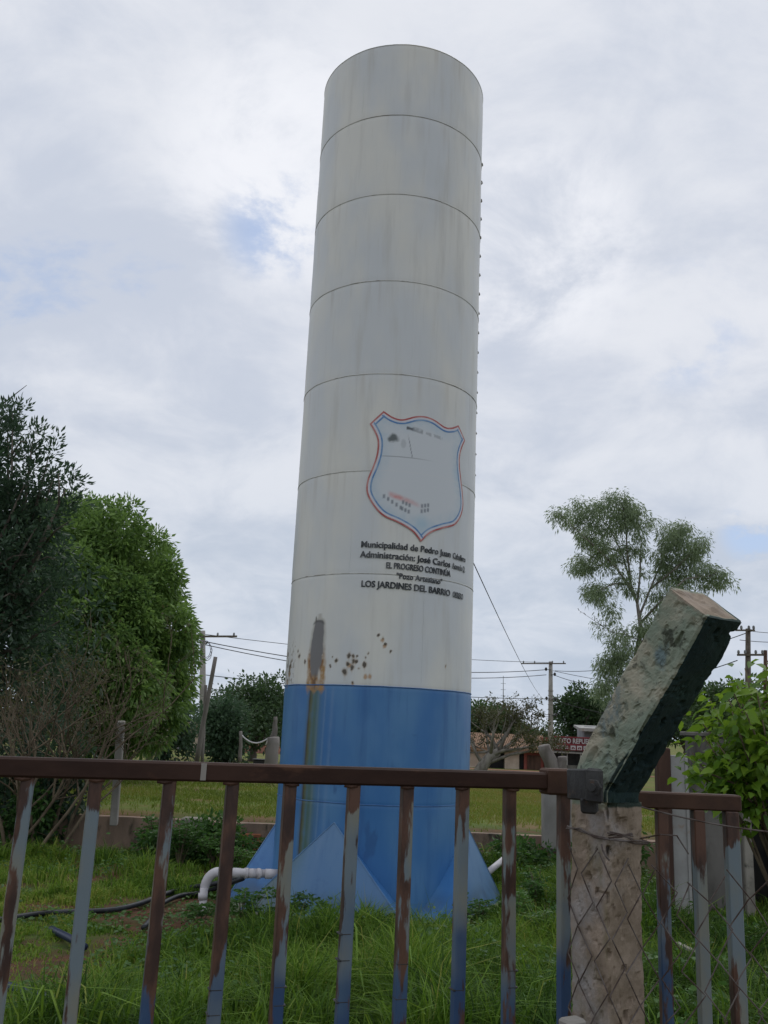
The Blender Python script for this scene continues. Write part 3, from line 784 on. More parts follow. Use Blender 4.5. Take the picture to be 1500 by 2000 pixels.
# ------------------------------------------------------------------ gate in front
G0 = at(0, 1475, 1.62); G1 = at(1060, 1510, 1.95); GZT = (G0[2]+G1[2])/2
gd = (G1-G0)[:2]; 
def gate_hit(px, py):
    d = F0 + CR*(px-750)/FPX + CU*(1000-py)/FPX
    A = np.array([[d[0], -gd[0]], [d[1], -gd[1]]]); t = np.linalg.solve(A, G0[:2]-EYE[:2]); return EYE + d*t[0]
gdir = Vector((gd[0], gd[1], 0)).normalized(); gyaw = math.atan2(gd[1], gd[0])
gate = empty('gate_leaf', (G0[0], G0[1], 0), 'long rusty gate leaf of square bars under a dark brown rail', 'gate')
RH_ = .034
st = Vector((G0[0], G0[1], GZT-RH_/2))-gdir*.35; en = Vector((G1[0], G1[1], GZT-RH_/2))+gdir*.005
mb = MB(); mb.beam(st, en, .034, RH_, bev=.004); mb.build('top_rail', M['rail'], gate)
mb = MB(); mb.beam(st-Vector((0, 0, 1.32)), en-Vector((0, 0, 1.32)), .034, .04, bev=.004); mb.build('bottom_rail', M['rail'], gate)
bar_px = [-95, 45, 190, 322, 450, 570, 685, 795, 900, 1000, 1098]
for i, px in enumerate(bar_px):
    h = gate_hit(px, 1545)
    L = GZT-RH_-.13+.002
    mb = MB(); mb.box((0, 0, -L/2), (.0225, .0225, L), bev=.002); 
    me = mb.mesh('bar')
    o = bpy.data.objects.new('bar', me); C.objects.link(o); me.materials.append(M['bar'] if px < 250 else M['bar_rusty'])
    o.parent = gate
    tilt = (0, .004, -.003, .005, .002, -.003, .004, 0, .003, -.004, .002)[i]
    # object origin stays on the ground line so the paint bands follow real height
    for v_ in me.vertices: v_.co.z += GZT-RH_+.002
    o.location = Vector((h[0], h[1], 0)) - gate.location
    o.rotation_euler = (0, tilt, gyaw)
    for zz_ in ((), (), (), (), (1.09, 1.05), (1.09, 1.06), (1.175, 1.13, 1.06), (1.12, 1.06), (1.07,), (1.10, 1.07), ())[i]:
        bb = MB(); bb.box((h[0], h[1], zz_), (.0231, .0231, .003), gyaw, bev=.001); bb.build('rust_band', M['steel_dark'], gate)
    # blobs of weld under the rail
    wb = MB(); wb.tube([(h[0]-gdir.x*.013, h[1]-gdir.y*.013-.010, GZT-RH_-.001), (h[0], h[1]-.0135, GZT-RH_-.003), (h[0]+gdir.x*.013, h[1]+gdir.y*.013-.010, GZT-RH_-.001)], .0035, 6)
    wb.build('weld_bead', M['sleeve'], gate)
# sleeve and latch by the post
sl = gate_hit(1090, 1532); sl = Vector((sl[0], sl[1], GZT-RH_/2-.0005))
mb = MB(); mb.beam(sl-gdir*.034, sl+gdir*.036, .046, .052, bev=.004); mb.build('rail_sleeve', M['sleeve'], gate)
mb = MB(); mb.beam(Vector(at(398, 1492, 1.72)), Vector(at(398, 1526, 1.72)), .006, .002); 
q = gate_hit(401, 1508); mb = MB(); mb.beam(Vector((q[0], q[1]-.0185, GZT-.001)), Vector((q[0], q[1]-.0185, GZT-RH_+.003)), .010, .002, up=(0, 1, 0)); mb.build('paint_drip', M['conc_pole'], gate)

right = empty('gate_leaf', tuple(at(1360, 1900, 1.92)[:2])+(0,), 'short gate leaf of faded blue bars behind the concrete post', 'gate')
RY = 1.92
ra = at(1228, 1528, RY); rb_ = at(1441, 1537, RY+.01); rz = 1.4475
mb = MB(); mb.beam((ra[0], ra[1], rz-.016), (rb_[0], rb_[1], rz-.016), .034, .032, bev=.003); mb.build('top_rail', M['sleeve'], right)
for px in (1292, 1363, 1427):
    h = at(px, 1600, RY); L = rz-.032-.13
    wdt = .022 if px < 1400 else .027
    mb = MB(); mb.box((0, 0, L/2+.13), (wdt, .024, L), bev=.002); me = mb.mesh('bar'); me.materials.append(M['bar'] if px > 1300 else M['bar_rusty'])
    o = bpy.data.objects.new('bar', me); C.objects.link(o); o.parent = right; o.location = Vector((h[0], h[1], 0))-right.location
mb = MB(); mb.beam((ra[0], ra[1], .13), (rb_[0], rb_[1], .13), .034, .032, bev=.003); mb.build('bottom_rail', M['sleeve'], right)

# ------------------------------------------------------------------ concrete fence post with leaning arm
AZ, TI, LA, PW = math.radians(56), math.radians(37), .385, .095
Bc = Vector(at(1186, 1548, 1.735))
lean_h = Vector((math.cos(AZ), -math.sin(AZ), 0)); side = Vector((math.sin(AZ), math.cos(AZ), 0)); upv = Vector((0, 0, 1))
arm = lean_h*math.sin(TI)+upv*math.cos(TI)
# shaft corners in plan: B front edge, C = B+side*w, A = B-lean_h*w
def sweep(stations, nu=14):
    """stations: list of (front-edge point, across vector, depth vector); returns grid rings"""
    vs = []; uvs = []
    for (p, s_, d_) in stations:
        for e in range(4):
            c0 = [Vector((0, 0, 0)), s_, s_-d_, -d_][e]; c1 = [s_, s_-d_, -d_, Vector((0, 0, 0))][e]
            for k in range(nu):
                t = k/nu; t2 = t
                pt = p+c0*(1-t2)+c1*t2
                # rounded arris
                r = .06; k0 = min(t2, 1-t2)
                if k0 < r: cen = p+(s_-d_)/2; pt = pt.lerp(cen, .05*(1-k0/r))
                vs.append(pt); uvs.append((e, t2))
    return vs, uvs
def displaced(stations, name, paint, parent, nu=34, cap_end=False, amp=.006, seed=0):
    vs, uv = sweep(stations, nu); n = 4*nu; R_ = len(stations)
    V = np.array([tuple(p) for p in vs]); cen = np.array([tuple(s_[0]+(s_[1]-s_[2])/2) for s_ in stations]).repeat(n, 0)
    out = V-cen; out /= np.linalg.norm(out, axis=1)[:, None]
    al_ = np.arange(R_).repeat(n)*.035; pr_ = np.array([e+t for e, t in uv])
    su = pr_*PW; fp = np.array([tuple(q[0]) for q in stations]); sv = np.concatenate([[0], np.cumsum(np.linalg.norm(np.diff(fp, axis=0), axis=1))]).repeat(n)
    def relief(su, pr_):
        nz1 = fbm(su*22+seed, sv*22, seed+1, 4)-.5; nz2 = fbm(su*75+seed, sv*70, seed+7, 3); nz3 = fbm(su*210, sv*200, seed+3, 2)-.5
        big_pit = smooth(.80, .90, vnoise(su*48+seed, sv*40, seed+11))
        edge_ = np.abs(pr_-np.round(pr_)); chip = smooth(.07, .0, edge_)*smooth(.54, .70, fbm(sv*38+(np.round(pr_) % 4)*7, su*0+seed, seed+5, 3))
        return amp*nz1*.8 + .0018*nz3 - .0035*smooth(.62, .74, nz2) - .009*big_pit - .006*chip
    wrapw = smooth(3.7, 4.0, pr_)
    rel = relief(su, pr_)*(1-wrapw) + relief(su-4*PW, pr_-4)*wrapw
    V = V + out*rel[:, None]
    F_ = []
    for i in range(R_-1):
        for k in range(n): k2 = (k+1) % n; F_.append((i*n+k, i*n+k2, (i+1)*n+k2, (i+1)*n+k))
    V = [tuple(p) for p in V]
    st_ = paint(np.array(V), uv, stations, n)
    if cap_end:
        base = (R_-1)*n; c_ = np.array(V[base:]).mean(0); rings = [base]; 
        for q in (.75, .5, .25):
            b0 = len(V)
            for k in range(n):
                p = np.array(V[base+k])*q+c_*(1-q); jit = (vnoise(p[0]*60+p[2]*30, p[1]*60, 5)-.5)*.012
                V.append(tuple(p+np.array(tuple(arm))*jit))
            rings.append(b0)
        V.append(tuple(c_)); ce = len(V)-1
        for a0, a1 in zip(rings[:-1], rings[1:]):
            for k in range(n): k2 = (k+1) % n; F_.append((a0+k, a0+k2, a1+k2, a1+k))
        for k in range(n): F_.append((rings[-1]+k, rings[-1]+(k+1) % n, ce))
        extra = np.tile(np.array([[.15, 0, .15, 1]]), (len(V)-len(st_), 1)); st_ = np.concatenate([st_, extra])
    mb = MB(); mb.add(V, F_); me = mb.mesh(name); set_attr(me, 'stain', st_); return link(name, me, M['post'], parent, False)
post = empty('fence_post', (Bc.x+.03, Bc.y+.03, 0), 'concrete fence post with a leaning arm, green paint darkened for shade underneath', 'fence post')
def paint_arm(V, uv, stt, n):
    st_ = np.zeros((len(V), 4)); st_[:, 3] = 1
    for i, (e, t) in enumerate(uv):
        row = i//n/(len(stt)-1)
        if e == 0:   st_[i, :3] = (1, min(1, .30+t*9), 0)            # underside, its shade put into the dark green but for a ragged arris
        elif e == 3: st_[i, :3] = (.78-.4*max(0, row-.93)*10, (.18 + .62*smooth(.80, 1.0, t)*smooth(.45, .1, row))*(t > .5), .1)      # left face, thin pale green
        elif e == 1: st_[i, :3] = (1, .75, 0)
        else: st_[i, :3] = (.8, .3, .1)
    return st_
def paint_shaft(V, uv, stt, n):
    st_ = np.zeros((len(V), 4)); st_[:, 3] = 1
    zt = Bc.z
    for i, (e, t) in enumerate(uv):
        z_ = V[i][2]
        pale_ = smooth(zt-.05, zt-.005, z_)*.7; dk = smooth(zt-.045, zt-.015, z_)
        if e == 0: st_[i, :3] = (pale_+.08, dk*(.75), .12)
        else: st_[i, :3] = (.2+pale_, dk*.3, .55*smooth(.45, .75, fbm(V[i][2]*9, t*3, 5)))
    return st_
bend0 = Bc
stn = []
NZ = 300
for i in range(NZ+1):
    z_ = -.05+(Bc.z-.018+.05)*i/NZ
    stn.append((Vector((Bc.x+.002*math.sin(z_*9), Bc.y, z_)), side*(PW*(1+.03*math.sin(z_*5+1))), lean_h*PW))
# bring the top of the shaft round into the arm
nperp = side.cross(arm); nperp = nperp if nperp.dot(lean_h) > 0 else -nperp       # outward (underside) direction of the arm
displaced(stn, 'shaft', paint_shaft, post, amp=.004, seed=3)
arm_st = []
NA = 90
for i in range(-2, NA+1):
    t = i/NA
    if i < 0:
        p = Bc+Vector((0, 0, -.018+.009*(i+2))); arm_st.append((p, side*PW, lean_h*PW))
    else:
        f_ = min(1, i/10); dv = (lean_h*(1-f_)+nperp*f_).normalized()*PW
        L = LA*t
        wob = 1+.02*math.sin(t*7+2)
        off = side*(.0015*math.sin(t*11))
        arm_st.append((Bc+arm*L+off, side*PW*wob*(1+.08*t), dv*(1+.06*t)))
displaced(arm_st, 'arm', paint_arm, post, cap_end=True, amp=.006, seed=9)

# iron latch clamp bolted to the left of the post
clamp = empty('latch_clamp', tuple(at(1150, 1535, 1.70)), 'dark iron clamp with a hexagonal bolt strapped to the left side of the concrete post', 'clamp')
ca = Vector(at(1112, 1531, 1.78)); cb = Vector(at(1150, 1533, 1.70)); cc = Vector(at(1176, 1536, 1.675))
mb = MB(); mb.beam(ca, cb, .012, .056, bev=.003); mb.build('strap', M['steel_dark'], clamp)
mb = MB(); mb.beam(cb-Vector((.004, 0, 0)), cc, .014, .060, bev=.004); mb.build('plate', M['steel_dark'], clamp)
bp = Vector(at(1161, 1537, 1.672)); ax = Vector((-.45, -.89, 0)).normalized()
mb = MB(); mb.tube([bp, bp+ax*.014], .014, 6); mb.build('bolt_head', M['steel_dark'], clamp)
mb = MB(); mb.tube([bp+ax*.012, bp+ax*.024], .007, 8); mb.build('bolt_shank', M['steel_dark'], clamp)
mb = MB(); mb.beam(Vector(at(1150, 1556, 1.715)), Vector(at(1152, 1588, 1.72)), .030, .02, bev=.004); mb.build('lower_lug', M['steel_dark'], clamp)

# ------------------------------------------------------------------ chain-link mesh nailed round the post
Apl = Bc-lean_h*PW; Cpl = Bc+side*PW
off = .007
plan = [Vector((Apl.x, Apl.y, 0))-side*off+lean_h*0, Vector((Bc.x, Bc.y, 0))-side*off+lean_h*off, Vector((Cpl.x, Cpl.y, 0))+lean_h*off+side*.004, Vector((Cpl.x+.05, Cpl.y-.01, 0)), Vector(at(1500, 1700, 1.74)), Vector(at(1560, 1700, 1.70))]
for p in plan: p.z = 0
cum = [0]
for a, b in zip(plan[:-1], plan[1:]): cum.append(cum[-1]+(b-a).length)
def on_plan(s_):
    for i in range(len(plan)-1):
        if s_ <= cum[i+1] or i == len(plan)-2:
            t = (s_-cum[i])/(cum[i+1]-cum[i]); return plan[i]+(plan[i+1]-plan[i])*t
net = empty('chain_link_fence', (plan[3].x, plan[3].y, 0), 'sagging rusty chain-link mesh stapled to the concrete post', 'fence')
wd, hd = .072, .094
ztop = 1.355
nw = int(cum[-1]/(wd/2))
for k in range(nw):
    pts = []; x0 = k*wd/2
    zt_ = ztop-.035*math.sin(min(1, x0/.45)*PI)*.8 - (.03 if x0 > .22 else 0) + random.uniform(-.006, .006)
    nseg = int((zt_-.95)/(hd/2))
    for j in range(nseg+1):
        s_ = x0+(wd/2 if (j+k) % 2 else 0)
        z_ = zt_-j*hd/2
        s_ += .010*math.sin(z_*9+k*.6)+random.uniform(-.003, .003); z_ += .008*math.sin(s_*21)+random.uniform(-.003, .003)
        s_ = min(max(s_, .001), cum[-1]-.001)
        p = on_plan(s_); p = Vector((p.x, p.y, z_))
        if s_ > cum[2]+.01: p.y += .010*math.sin(s_*17+z_*11)
        pts.append(p)
    full = []
    for a, b in zip(pts[:-1], pts[1:]):
        full += [a, a.lerp(b, .12), a.lerp(b, .88)]
    full.append(pts[-1])
    mb = MB(); mb.tube(full, .00125, 5); mb.build('mesh_wire', M['wire'], net)
# tension wire and the twist of tie wire round the post
mb = MB(); a = Vector(at(1252, 1576, 1.80)); b = Vector(at(1530, 1628, 1.72)); mb.tube([a.lerp(b, t)-Vector((0, 0, .006*math.sin(t*PI))) for t in np.linspace(0, 1, 9)], .0016, 5); mb.build('tension_wire', M['wire'], net)
def wrap(z0, z1, name, extra=.004, jig=.004):
    pts = []
    ring = [Apl-side*extra, Bc-side*extra*.6+lean_h*extra, Cpl+lean_h*extra+side*extra, Cpl-lean_h*PW+side*extra]
    for i, p in enumerate(ring):
        q0 = Vector((p.x, p.y, z0+(z1-z0)*i/3))
        if i: 
            prev = pts[-1]
            for t in (.33, .66): pts.append(prev.lerp(q0, t)+Vector((0, 0, random.uniform(-jig, jig))))
        pts.append(q0)
    mb = MB(); mb.tube(pts, .0017, 6); mb.build(name, M['wire'], net)
zt_ = Vector(at(1180, 1640, 1.72)).z
wrap(zt_+.012, zt_-.022, 'tie_wire', .0065); wrap(zt_+.008, zt_-.016, 'tie_wire', .009, .008)
tw = Vector(at(1212, 1632, 1.70))
for k in range(5):
    mb = MB(); a0 = random.uniform(-.5, .5); d = Vector((math.cos(a0), -.15, math.sin(a0)*.6)); 
    mb.tube([tw-d*.022+Vector((random.uniform(-.004, .004), -.004*k*.5, 0)), tw+Vector((0, -.004, .003*math.sin(k))), tw+d*.022], .0014, 5); mb.build('wire_twist', M['wire'], net)
mb = MB(); mb.tube([at(1175, 1650, 1.712), at(1177, 1660, 1.700), at(1183, 1672, 1.70), at(1190, 1680, 1.704)], .0017, 6); mb.build('wire_twist', M['wire'], net)
mb = MB(); mb.tube([at(1250, 1638, 1.76), at(1290, 1630, 1.72), at(1322, 1632, 1.72), at(1345, 1668, 1.73)], .0014, 5); mb.build('mesh_wire', M['wire'], net)

# lower hinge shoe peeking in at the bottom of the post
mb = MB(); mb.box(at(1118, 2008, 1.66), (.040, .03, .03), .5, bev=.004); tag(mb.build('hinge_shoe', M['conc_pole']), 'pale hinge shoe at the foot of the picture left of the post', 'hinge')

# ------------------------------------------------------------------ retaining wall and lot surroundings
wall = empty('retaining_wall', (-3, 14, -.4), 'low stained concrete retaining wall behind the tower', 'wall')
def wall_seg(x0, x1, y, z0, z1, th, name, mat, parent, nx=60, nz_=10, seed=0):
    """slab with an uneven face"""
    xs_ = np.linspace(x0, x1, nx); zs_ = np.linspace(z0, z1, nz_); V = []; F_ = []
    for z_ in zs_:
        for x in xs_: V.append((x, y-th/2+.03*(fbm(np.array(x*2.2), np.array(z_*3), seed)-.5), z_+(.025*(fbm(np.array(x*3.), np.array(1.), seed+4)-.5) if z_ == zs_[-1] else 0)))
    for i in range(nz_-1):
        for k in range(nx-1): q = i*nx+k; F_.append((q, q+1, q+nx+1, q+nx))
    top = (nz_-1)*nx; b = len(V)
    for x in xs_: V.append((x, y+th/2, z1))
    for x in xs_: V.append((x, y+th/2, z0))
    for k in range(nx-1): F_.append((top+k, top+k+1, b+k+1, b+k)); F_.append((b+k, b+k+1, b+nx+k+1, b+nx+k))
    F_.append(tuple([0+i*nx for i in range(nz_)]+[b, b+nx])); F_.append(tuple([nx-1+i*nx for i in range(nz_)][::-1]+[b+2*nx-1, b+nx-1])[:0] or (nx-1, b+2*nx-1, b+nx-1, top+nx-1))
    mb = MB(); mb.add(V, F_); return mb.build(name, mat, parent)
wall_seg(-12, -2.75, 13.9, -.6, .13, .2, 'wall_panel', M['redwallc'], wall, 80, 8, 3)
wall_seg(-2.35, 4.4, 13.9, -.6, .12, .2, 'wall_panel', M['redwallc'], wall, 60, 8, 5)
mb = MB(); mb.box((-2.55, 13.9, -.23), (.40, .24, .78), bev=.02); mb.build('pier', M['concrete'], wall)
for x in (-2.15, -1.75):
    for j, z_ in enumerate((-.02, -.22)):
        bx_ = x+.1*(j % 2)
        mb = MB(); mb.box((bx_, 13.79, z_-.08), (.36, .07, .17), bev=.012); mb.build('brick', M['brick'], wall)
        for hx_ in (-.09, .09):
            mb = MB(); mb.box((bx_+hx_, 13.752, z_-.07), (.075, .006, .06), bev=.002); mb.build('brick_hole_shade', M['dark_in'], wall)  # dark plate painted as the shade inside a brick hole
def stick(name, a, b, r0, r1, mat, label, cat, seg=8, group=None):
    a = Vector(a); b = Vector(b); P = []; n = 7
    for i in range(n): t = i/(n-1); P.append(a.lerp(b, t)+Vector((random.uniform(-1, 1), random.uniform(-1, 1), 0))*r0*.18*(0 < i < n-1))
    mb = MB(); mb.tube(P, [r0+(r1-r0)*i/(n-1) for i in range(n)], seg); return tag(mb.build(name, mat, None, True), label, cat, group)
def sqpost(name, a, b, w_, mat, label, cat, group=None):
    mb = MB(); mb.beam(a, b, w_, w_*.85, up=(0, 1, 0), bev=w_*.12); return tag(mb.build(name, mat), label, cat, group)
sqpost('concrete_post', at(222, 1612, 13.6), at(237, 1408, 13.4), .105, M['conc_pole'], 'slim pale concrete post at the retaining wall in front of the round mango tree', 'post')
sqpost('concrete_post', at(1088, 1662, 13.55), at(1087, 1540, 13.55), .40, M['conc_pole'], 'stout pale concrete pier at the right end of the low wall', 'post')
stick('cut_trunk', at(1086, 1520, 24), at(1062, 1456, 24), .20, .16, M['wood_pole'], 'pale forked stump leaning left before the parts shop', 'stump')
stick('cut_trunk', at(1092, 1522, 24), at(1098, 1478, 24), .17, .12, M['wood_pole'], 'short pale stump in front of the utility pole', 'stump')
tan = stick('wooden_post', at(529, 1520, 26), at(534, 1440, 26), .20, .17, M['wood_pole'], 'pale wooden post with a pointed tip just left of the tower', 'post')
stick('wooden_stake', at(534, 1446, 26.3), at(538, 1400, 26.3), .10, .05, M['wood_pole'], 'thin pointed stake rising behind the pale wooden post', 'stake')
sl_ = stick('leaning_pole', at(384, 1488, 30), at(421, 1283, 30), .085, .065, M['wood_pole'], 'tall grey wooden pole leaning right beyond the field', 'pole')
stick('leaning_pole', at(395, 1488, 30.3), at(402, 1338, 30.3), .06, .05, M['wood_pole'], 'shorter dark pole propped beside the tall leaning pole', 'pole')
stick('thin_post', at(469, 1488, 40), at(470, 1428, 40), .09, .07, M['wood_pole'], 'thin post carrying the left end of the sagging white rope', 'post')
stick('thin_post', at(156, 1478, 40), at(157, 1418, 40), .09, .07, M['wood_pole'], 'thin post seen under the trees before the pink house', 'post')
ra_, rb2 = Vector(at(471, 1434, 40)), Vector(at(525, 1440, 40))
mb = MB(); mb.tube([ra_.lerp(rb2, t)-Vector((0, 0, .30*math.sin(t*PI)**.8)) for t in np.linspace(0, 1, 14)]+[Vector(at(519, 1455, 40))], .035, 6)
tag(mb.build('rope', M['pvc'], None, True), 'white rope sagging between two posts under the far tree', 'rope')
tr = empty('trough', tuple(at(512, 1498, 33)), 'dark feeding trough on the field beside the tower', 'trough')
mb = MB(); q = Vector(at(513, 1492, 33)); mb.box(q, (.62, .5, .28), bev=.03); mb.build('tub', M['dark_in'], tr)
mb = MB(); mb.box(q+Vector((0, 0, .15)), (.70, .56, .03), bev=.01); mb.build('rim', M['steel_dark'], tr)

# wall, door leaf and posts at the right edge
RWY = 11.0
rw = empty('boundary_wall', tuple(at(1420, 1720, RWY)), 'grey weathered boundary wall at the right edge behind the leafy shrub', 'wall')
x0 = at(1347, 1600, RWY)[0]; x1 = at(1447, 1600, RWY)[0]
wall_seg(x0, x1, RWY, -.55, 1.62, .15, 'wall_panel', M['stained'], rw, 24, 24, 8)
wall_seg(x1+.42, x1+3.2, RWY+.1, -.55, 1.55, .15, 'wall_panel', M['stained'], rw, 24, 24, 18)
mb = MB(); mb.box((x1+.20, RWY+.5, .5), (.7, .1, 2.1)); mb.build('recess_shade', M['dark_in'], rw)  # dark slab standing in for the shade in the gap between walls
mb = MB(); mb.box((x1+.02, RWY-.03, .52), (.10, .22, 2.14), bev=.01); mb.build('pillar', M['concrete'], rw)
mb = MB(); mb.box(((x0+x1)/2, RWY, 1.64), (x1-x0+.1, .22, .05), bev=.01); mb.build('coping', M['stained'], rw)
db = empty('door_board', tuple(at(1328, 1700, 10.8)), 'upright white board standing between brown post and grey wall', 'board')
qa = at(1328, 1575, 10.8); mb = MB(); mb.box((qa[0], qa[1], .50), (.205, .05, 1.78), bev=.008); mb.build('panel', M['white_metal'], db)
mb = MB(); mb.box((qa[0]+.075, qa[1]-.03, .50), (.03, .02, 1.72), bev=.004); mb.build('batten', M['white_metal'], db)
qb = at(1297, 1600, 10.7); mb = MB(); mb.box((qb[0], qb[1], .52), (.16, .12, 1.9), bev=.015); tag(mb.build('brown_post', M['brownwood']), 'thick dark brown timber post left of the white board', 'post')
# ------------------------------------------------------------------ foliage kit
def leaf_cloud(pos, nrm_dir, size, wid, var, fold=.25, droop=0.0):
    """one folded lanceolate leaf (4 triangles) per row; nrm_dir = direction the leaf points"""
    n = len(pos); d = nrm_dir/np.maximum(np.linalg.norm(nrm_dir, axis=1), 1e-6)[:, None]
    r = RNG.normal(size=(n, 3)); sdir = np.cross(d, r); sdir /= np.maximum(np.linalg.norm(sdir, axis=1), 1e-6)[:, None]
    up = np.cross(sdir, d); size = np.asarray(size)[:, None]; wid = np.asarray(wid)[:, None]
    mid = pos + d*size*.45 + np.array([0, 0, -1])*droop*size*.15
    tip = pos + d*size + np.array([0, 0, -1])*droop*size*.45
    a = mid + sdir*wid*.5 + up*wid*fold; b = mid - sdir*wid*.5 + up*wid*fold
    V = np.stack([pos, a, mid, b, tip], 1).reshape(-1, 3)
    k = (np.arange(n)*5)[:, None]
    F_ = np.concatenate([k+np.array([[0, 1, 2]]), k+np.array([[0, 2, 3]]), k+np.array([[2, 1, 4]]), k+np.array([[2, 4, 3]])], 0)
    return V, F_, np.repeat(var, 5)
def ovate_cloud(pos, d, size, wid, var, fold=.15, droop=.3):
    """rounded leaf with a midrib, eight vertices"""
    n = len(pos); d = d/np.maximum(np.linalg.norm(d, axis=1), 1e-6)[:, None]
    sdir = np.cross(d, np.array([0, 0, 1.0])+RNG.normal(size=(n, 3))*.55); sdir /= np.maximum(np.linalg.norm(sdir, axis=1), 1e-6)[:, None]
    up = np.cross(sdir, d); L = np.asarray(size)[:, None]; W = np.asarray(wid)[:, None]; dn = np.array([0, 0, -1.0])
    def P(t, w_): return pos+d*L*t+dn*droop*L*t*t*.5+sdir*W*w_+up*W*abs(w_)*fold*2
    V = np.stack([P(0, 0), P(.28, .46), P(.3, 0), P(.28, -.46), P(.62, .40), P(.64, 0), P(.62, -.40), P(1, 0)], 1).reshape(-1, 3)
    k = (np.arange(n)*8)[:, None]
    T = [(0, 1, 2), (0, 2, 3), (1, 4, 5), (1, 5, 2), (2, 5, 6), (2, 6, 3), (4, 7, 5), (5, 7, 6)]
    return V, np.concatenate([k+np.array([t]) for t in T], 0), np.repeat(var, 8)
def foliage(name, clouds, mat, parent):
    Vs, Fs, As = [], [], []; o = 0
    for V, F_, A in clouds: Vs.append(V); Fs.append(F_+o); As.append(A); o += len(V)
    me = np_mesh(name, np.concatenate(Vs), np.concatenate(Fs), 3); A = np.concatenate(As)
    set_attr(me, 'var', np.clip(A, 0, 1)); return link(name, me, mat, parent, False)
def clump_leaves(centers, per, spread, lsize, wratio, droop, base_var, out_from=None, tilt=.5):
    """rosettes of leaves about each centre"""
    n = len(centers)*per; c = np.repeat(centers, per, 0)
    rd = RNG.normal(size=(n, 3)); rd /= np.linalg.norm(rd, axis=1)[:, None]
    pos = c + rd*spread*RNG.random((n, 1))**.5
    d = rd*1.0 + np.array([0, 0, -droop])
    if out_from is not None:
        o_ = c-out_from; o_ /= np.maximum(np.linalg.norm(o_, axis=1), 1e-6)[:, None]; d = d + o_*tilt
    sz = lsize*RNG.uniform(.65, 1.25, n)
    var = np.repeat(base_var, per) + RNG.normal(0, .16, n)
    return leaf_cloud(pos, d, sz, sz*wratio, var, .22, droop)
def crown_points(cen, rad, n, shell=.6, lumps=7, seed=1, low=-1.0):
    """points through an uneven crown volume built from several lobes"""
    rg = np.random.default_rng(seed); cen = np.array(cen, float); rad = np.array(rad, float)
    lob = rg.normal(size=(lumps, 3)); lob /= np.linalg.norm(lob, axis=1)[:, None]
    lob = cen + lob*rad*.55; lr = rad*rg.uniform(.42, .66, (lumps, 1))
    k = rg.integers(0, lumps, n); d = rg.normal(size=(n, 3)); d /= np.linalg.norm(d, axis=1)[:, None]
    r = 1-(1-rg.random(n)**(1/3))*(1-shell*0.6)
    P = lob[k] + d*lr[k]*r[:, None]
    keep = ((P[:, 2]-cen[2])/rad[2] > low)
    return P[keep], lob, lr
def limbs(parent, base, tops, r0, mat, name='trunk', wob=.12, seg=7, fork=.45, sub=None):
    """trunk rising from base, limbs curving to each top, tapered"""
    base = Vector(base); cen = Vector((0, 0, 0))
    for t in tops: cen += Vector(t)
    cen /= len(tops); forkp = base.lerp(Vector((cen.x*.6+base.x*.4, cen.y*.6+base.y*.4, cen.z)), fork)
    mb = MB(); P = [base-Vector((0, 0, .25))]+[base.lerp(forkp, t)+Vector((random.uniform(-1, 1), random.uniform(-1, 1), 0))*r0*.5*(t > 0) for t in np.linspace(0, 1, 6)]
    mb.tube(P, [r0*1.25]+[r0*(1.12-.35*t) for t in np.linspace(0, 1, 6)], seg+2)
    for t in tops:
        t = Vector(t); s = base.lerp(forkp, random.uniform(.72, 1.0)); L = (t-s).length
        m1 = s.lerp(t, .33)+Vector((random.uniform(-1, 1), random.uniform(-1, 1), random.uniform(0, 1)))*L*wob
        m2 = s.lerp(t, .68)+Vector((random.uniform(-1, 1), random.uniform(-1, 1), random.uniform(-.3, .6)))*L*wob
        rr = r0*random.uniform(.38, .6)
        mb.tube([s, m1, m2, t], [rr, rr*.75, rr*.5, rr*.16], seg)
        for k in range(sub or 0):
            q = random.choice((m1, m2)).lerp(t, random.random()*.7); e = q+Vector((random.uniform(-1, 1), random.uniform(-1, 1), random.uniform(-.2, .9)))*L*.32
            mb.tube([q, q.lerp(e, .5)+Vector((0, 0, L*.03)), e], [rr*.35, rr*.25, rr*.08], 5)
    return mb.build(name, mat, parent, True)

M['mango'] = leaf_mat('mango_leaves', (.034, .09, .026), (.24, .38, .09), .4)
M['darkleaf'] = leaf_mat('dark_leaves', (.022, .048, .03), (.085, .15, .075), .35)
M['farleaf'] = leaf_mat('far_leaves', (.028, .060, .026), (.095, .16, .055), .3)
M['euca'] = leaf_mat('eucalyptus_leaves', (.12, .17, .105), (.32, .40, .22), .5)
M['shrubleaf'] = leaf_mat('bright_leaves', (.055, .14, .012), (.24, .38, .035), .45)
M['weed'] = leaf_mat('weed_leaves', (.022, .07, .016), (.10, .21, .04), .38)
M['dry'] = leaf_mat('dry_leaves', (.05, .05, .02), (.11, .115, .04), .3)

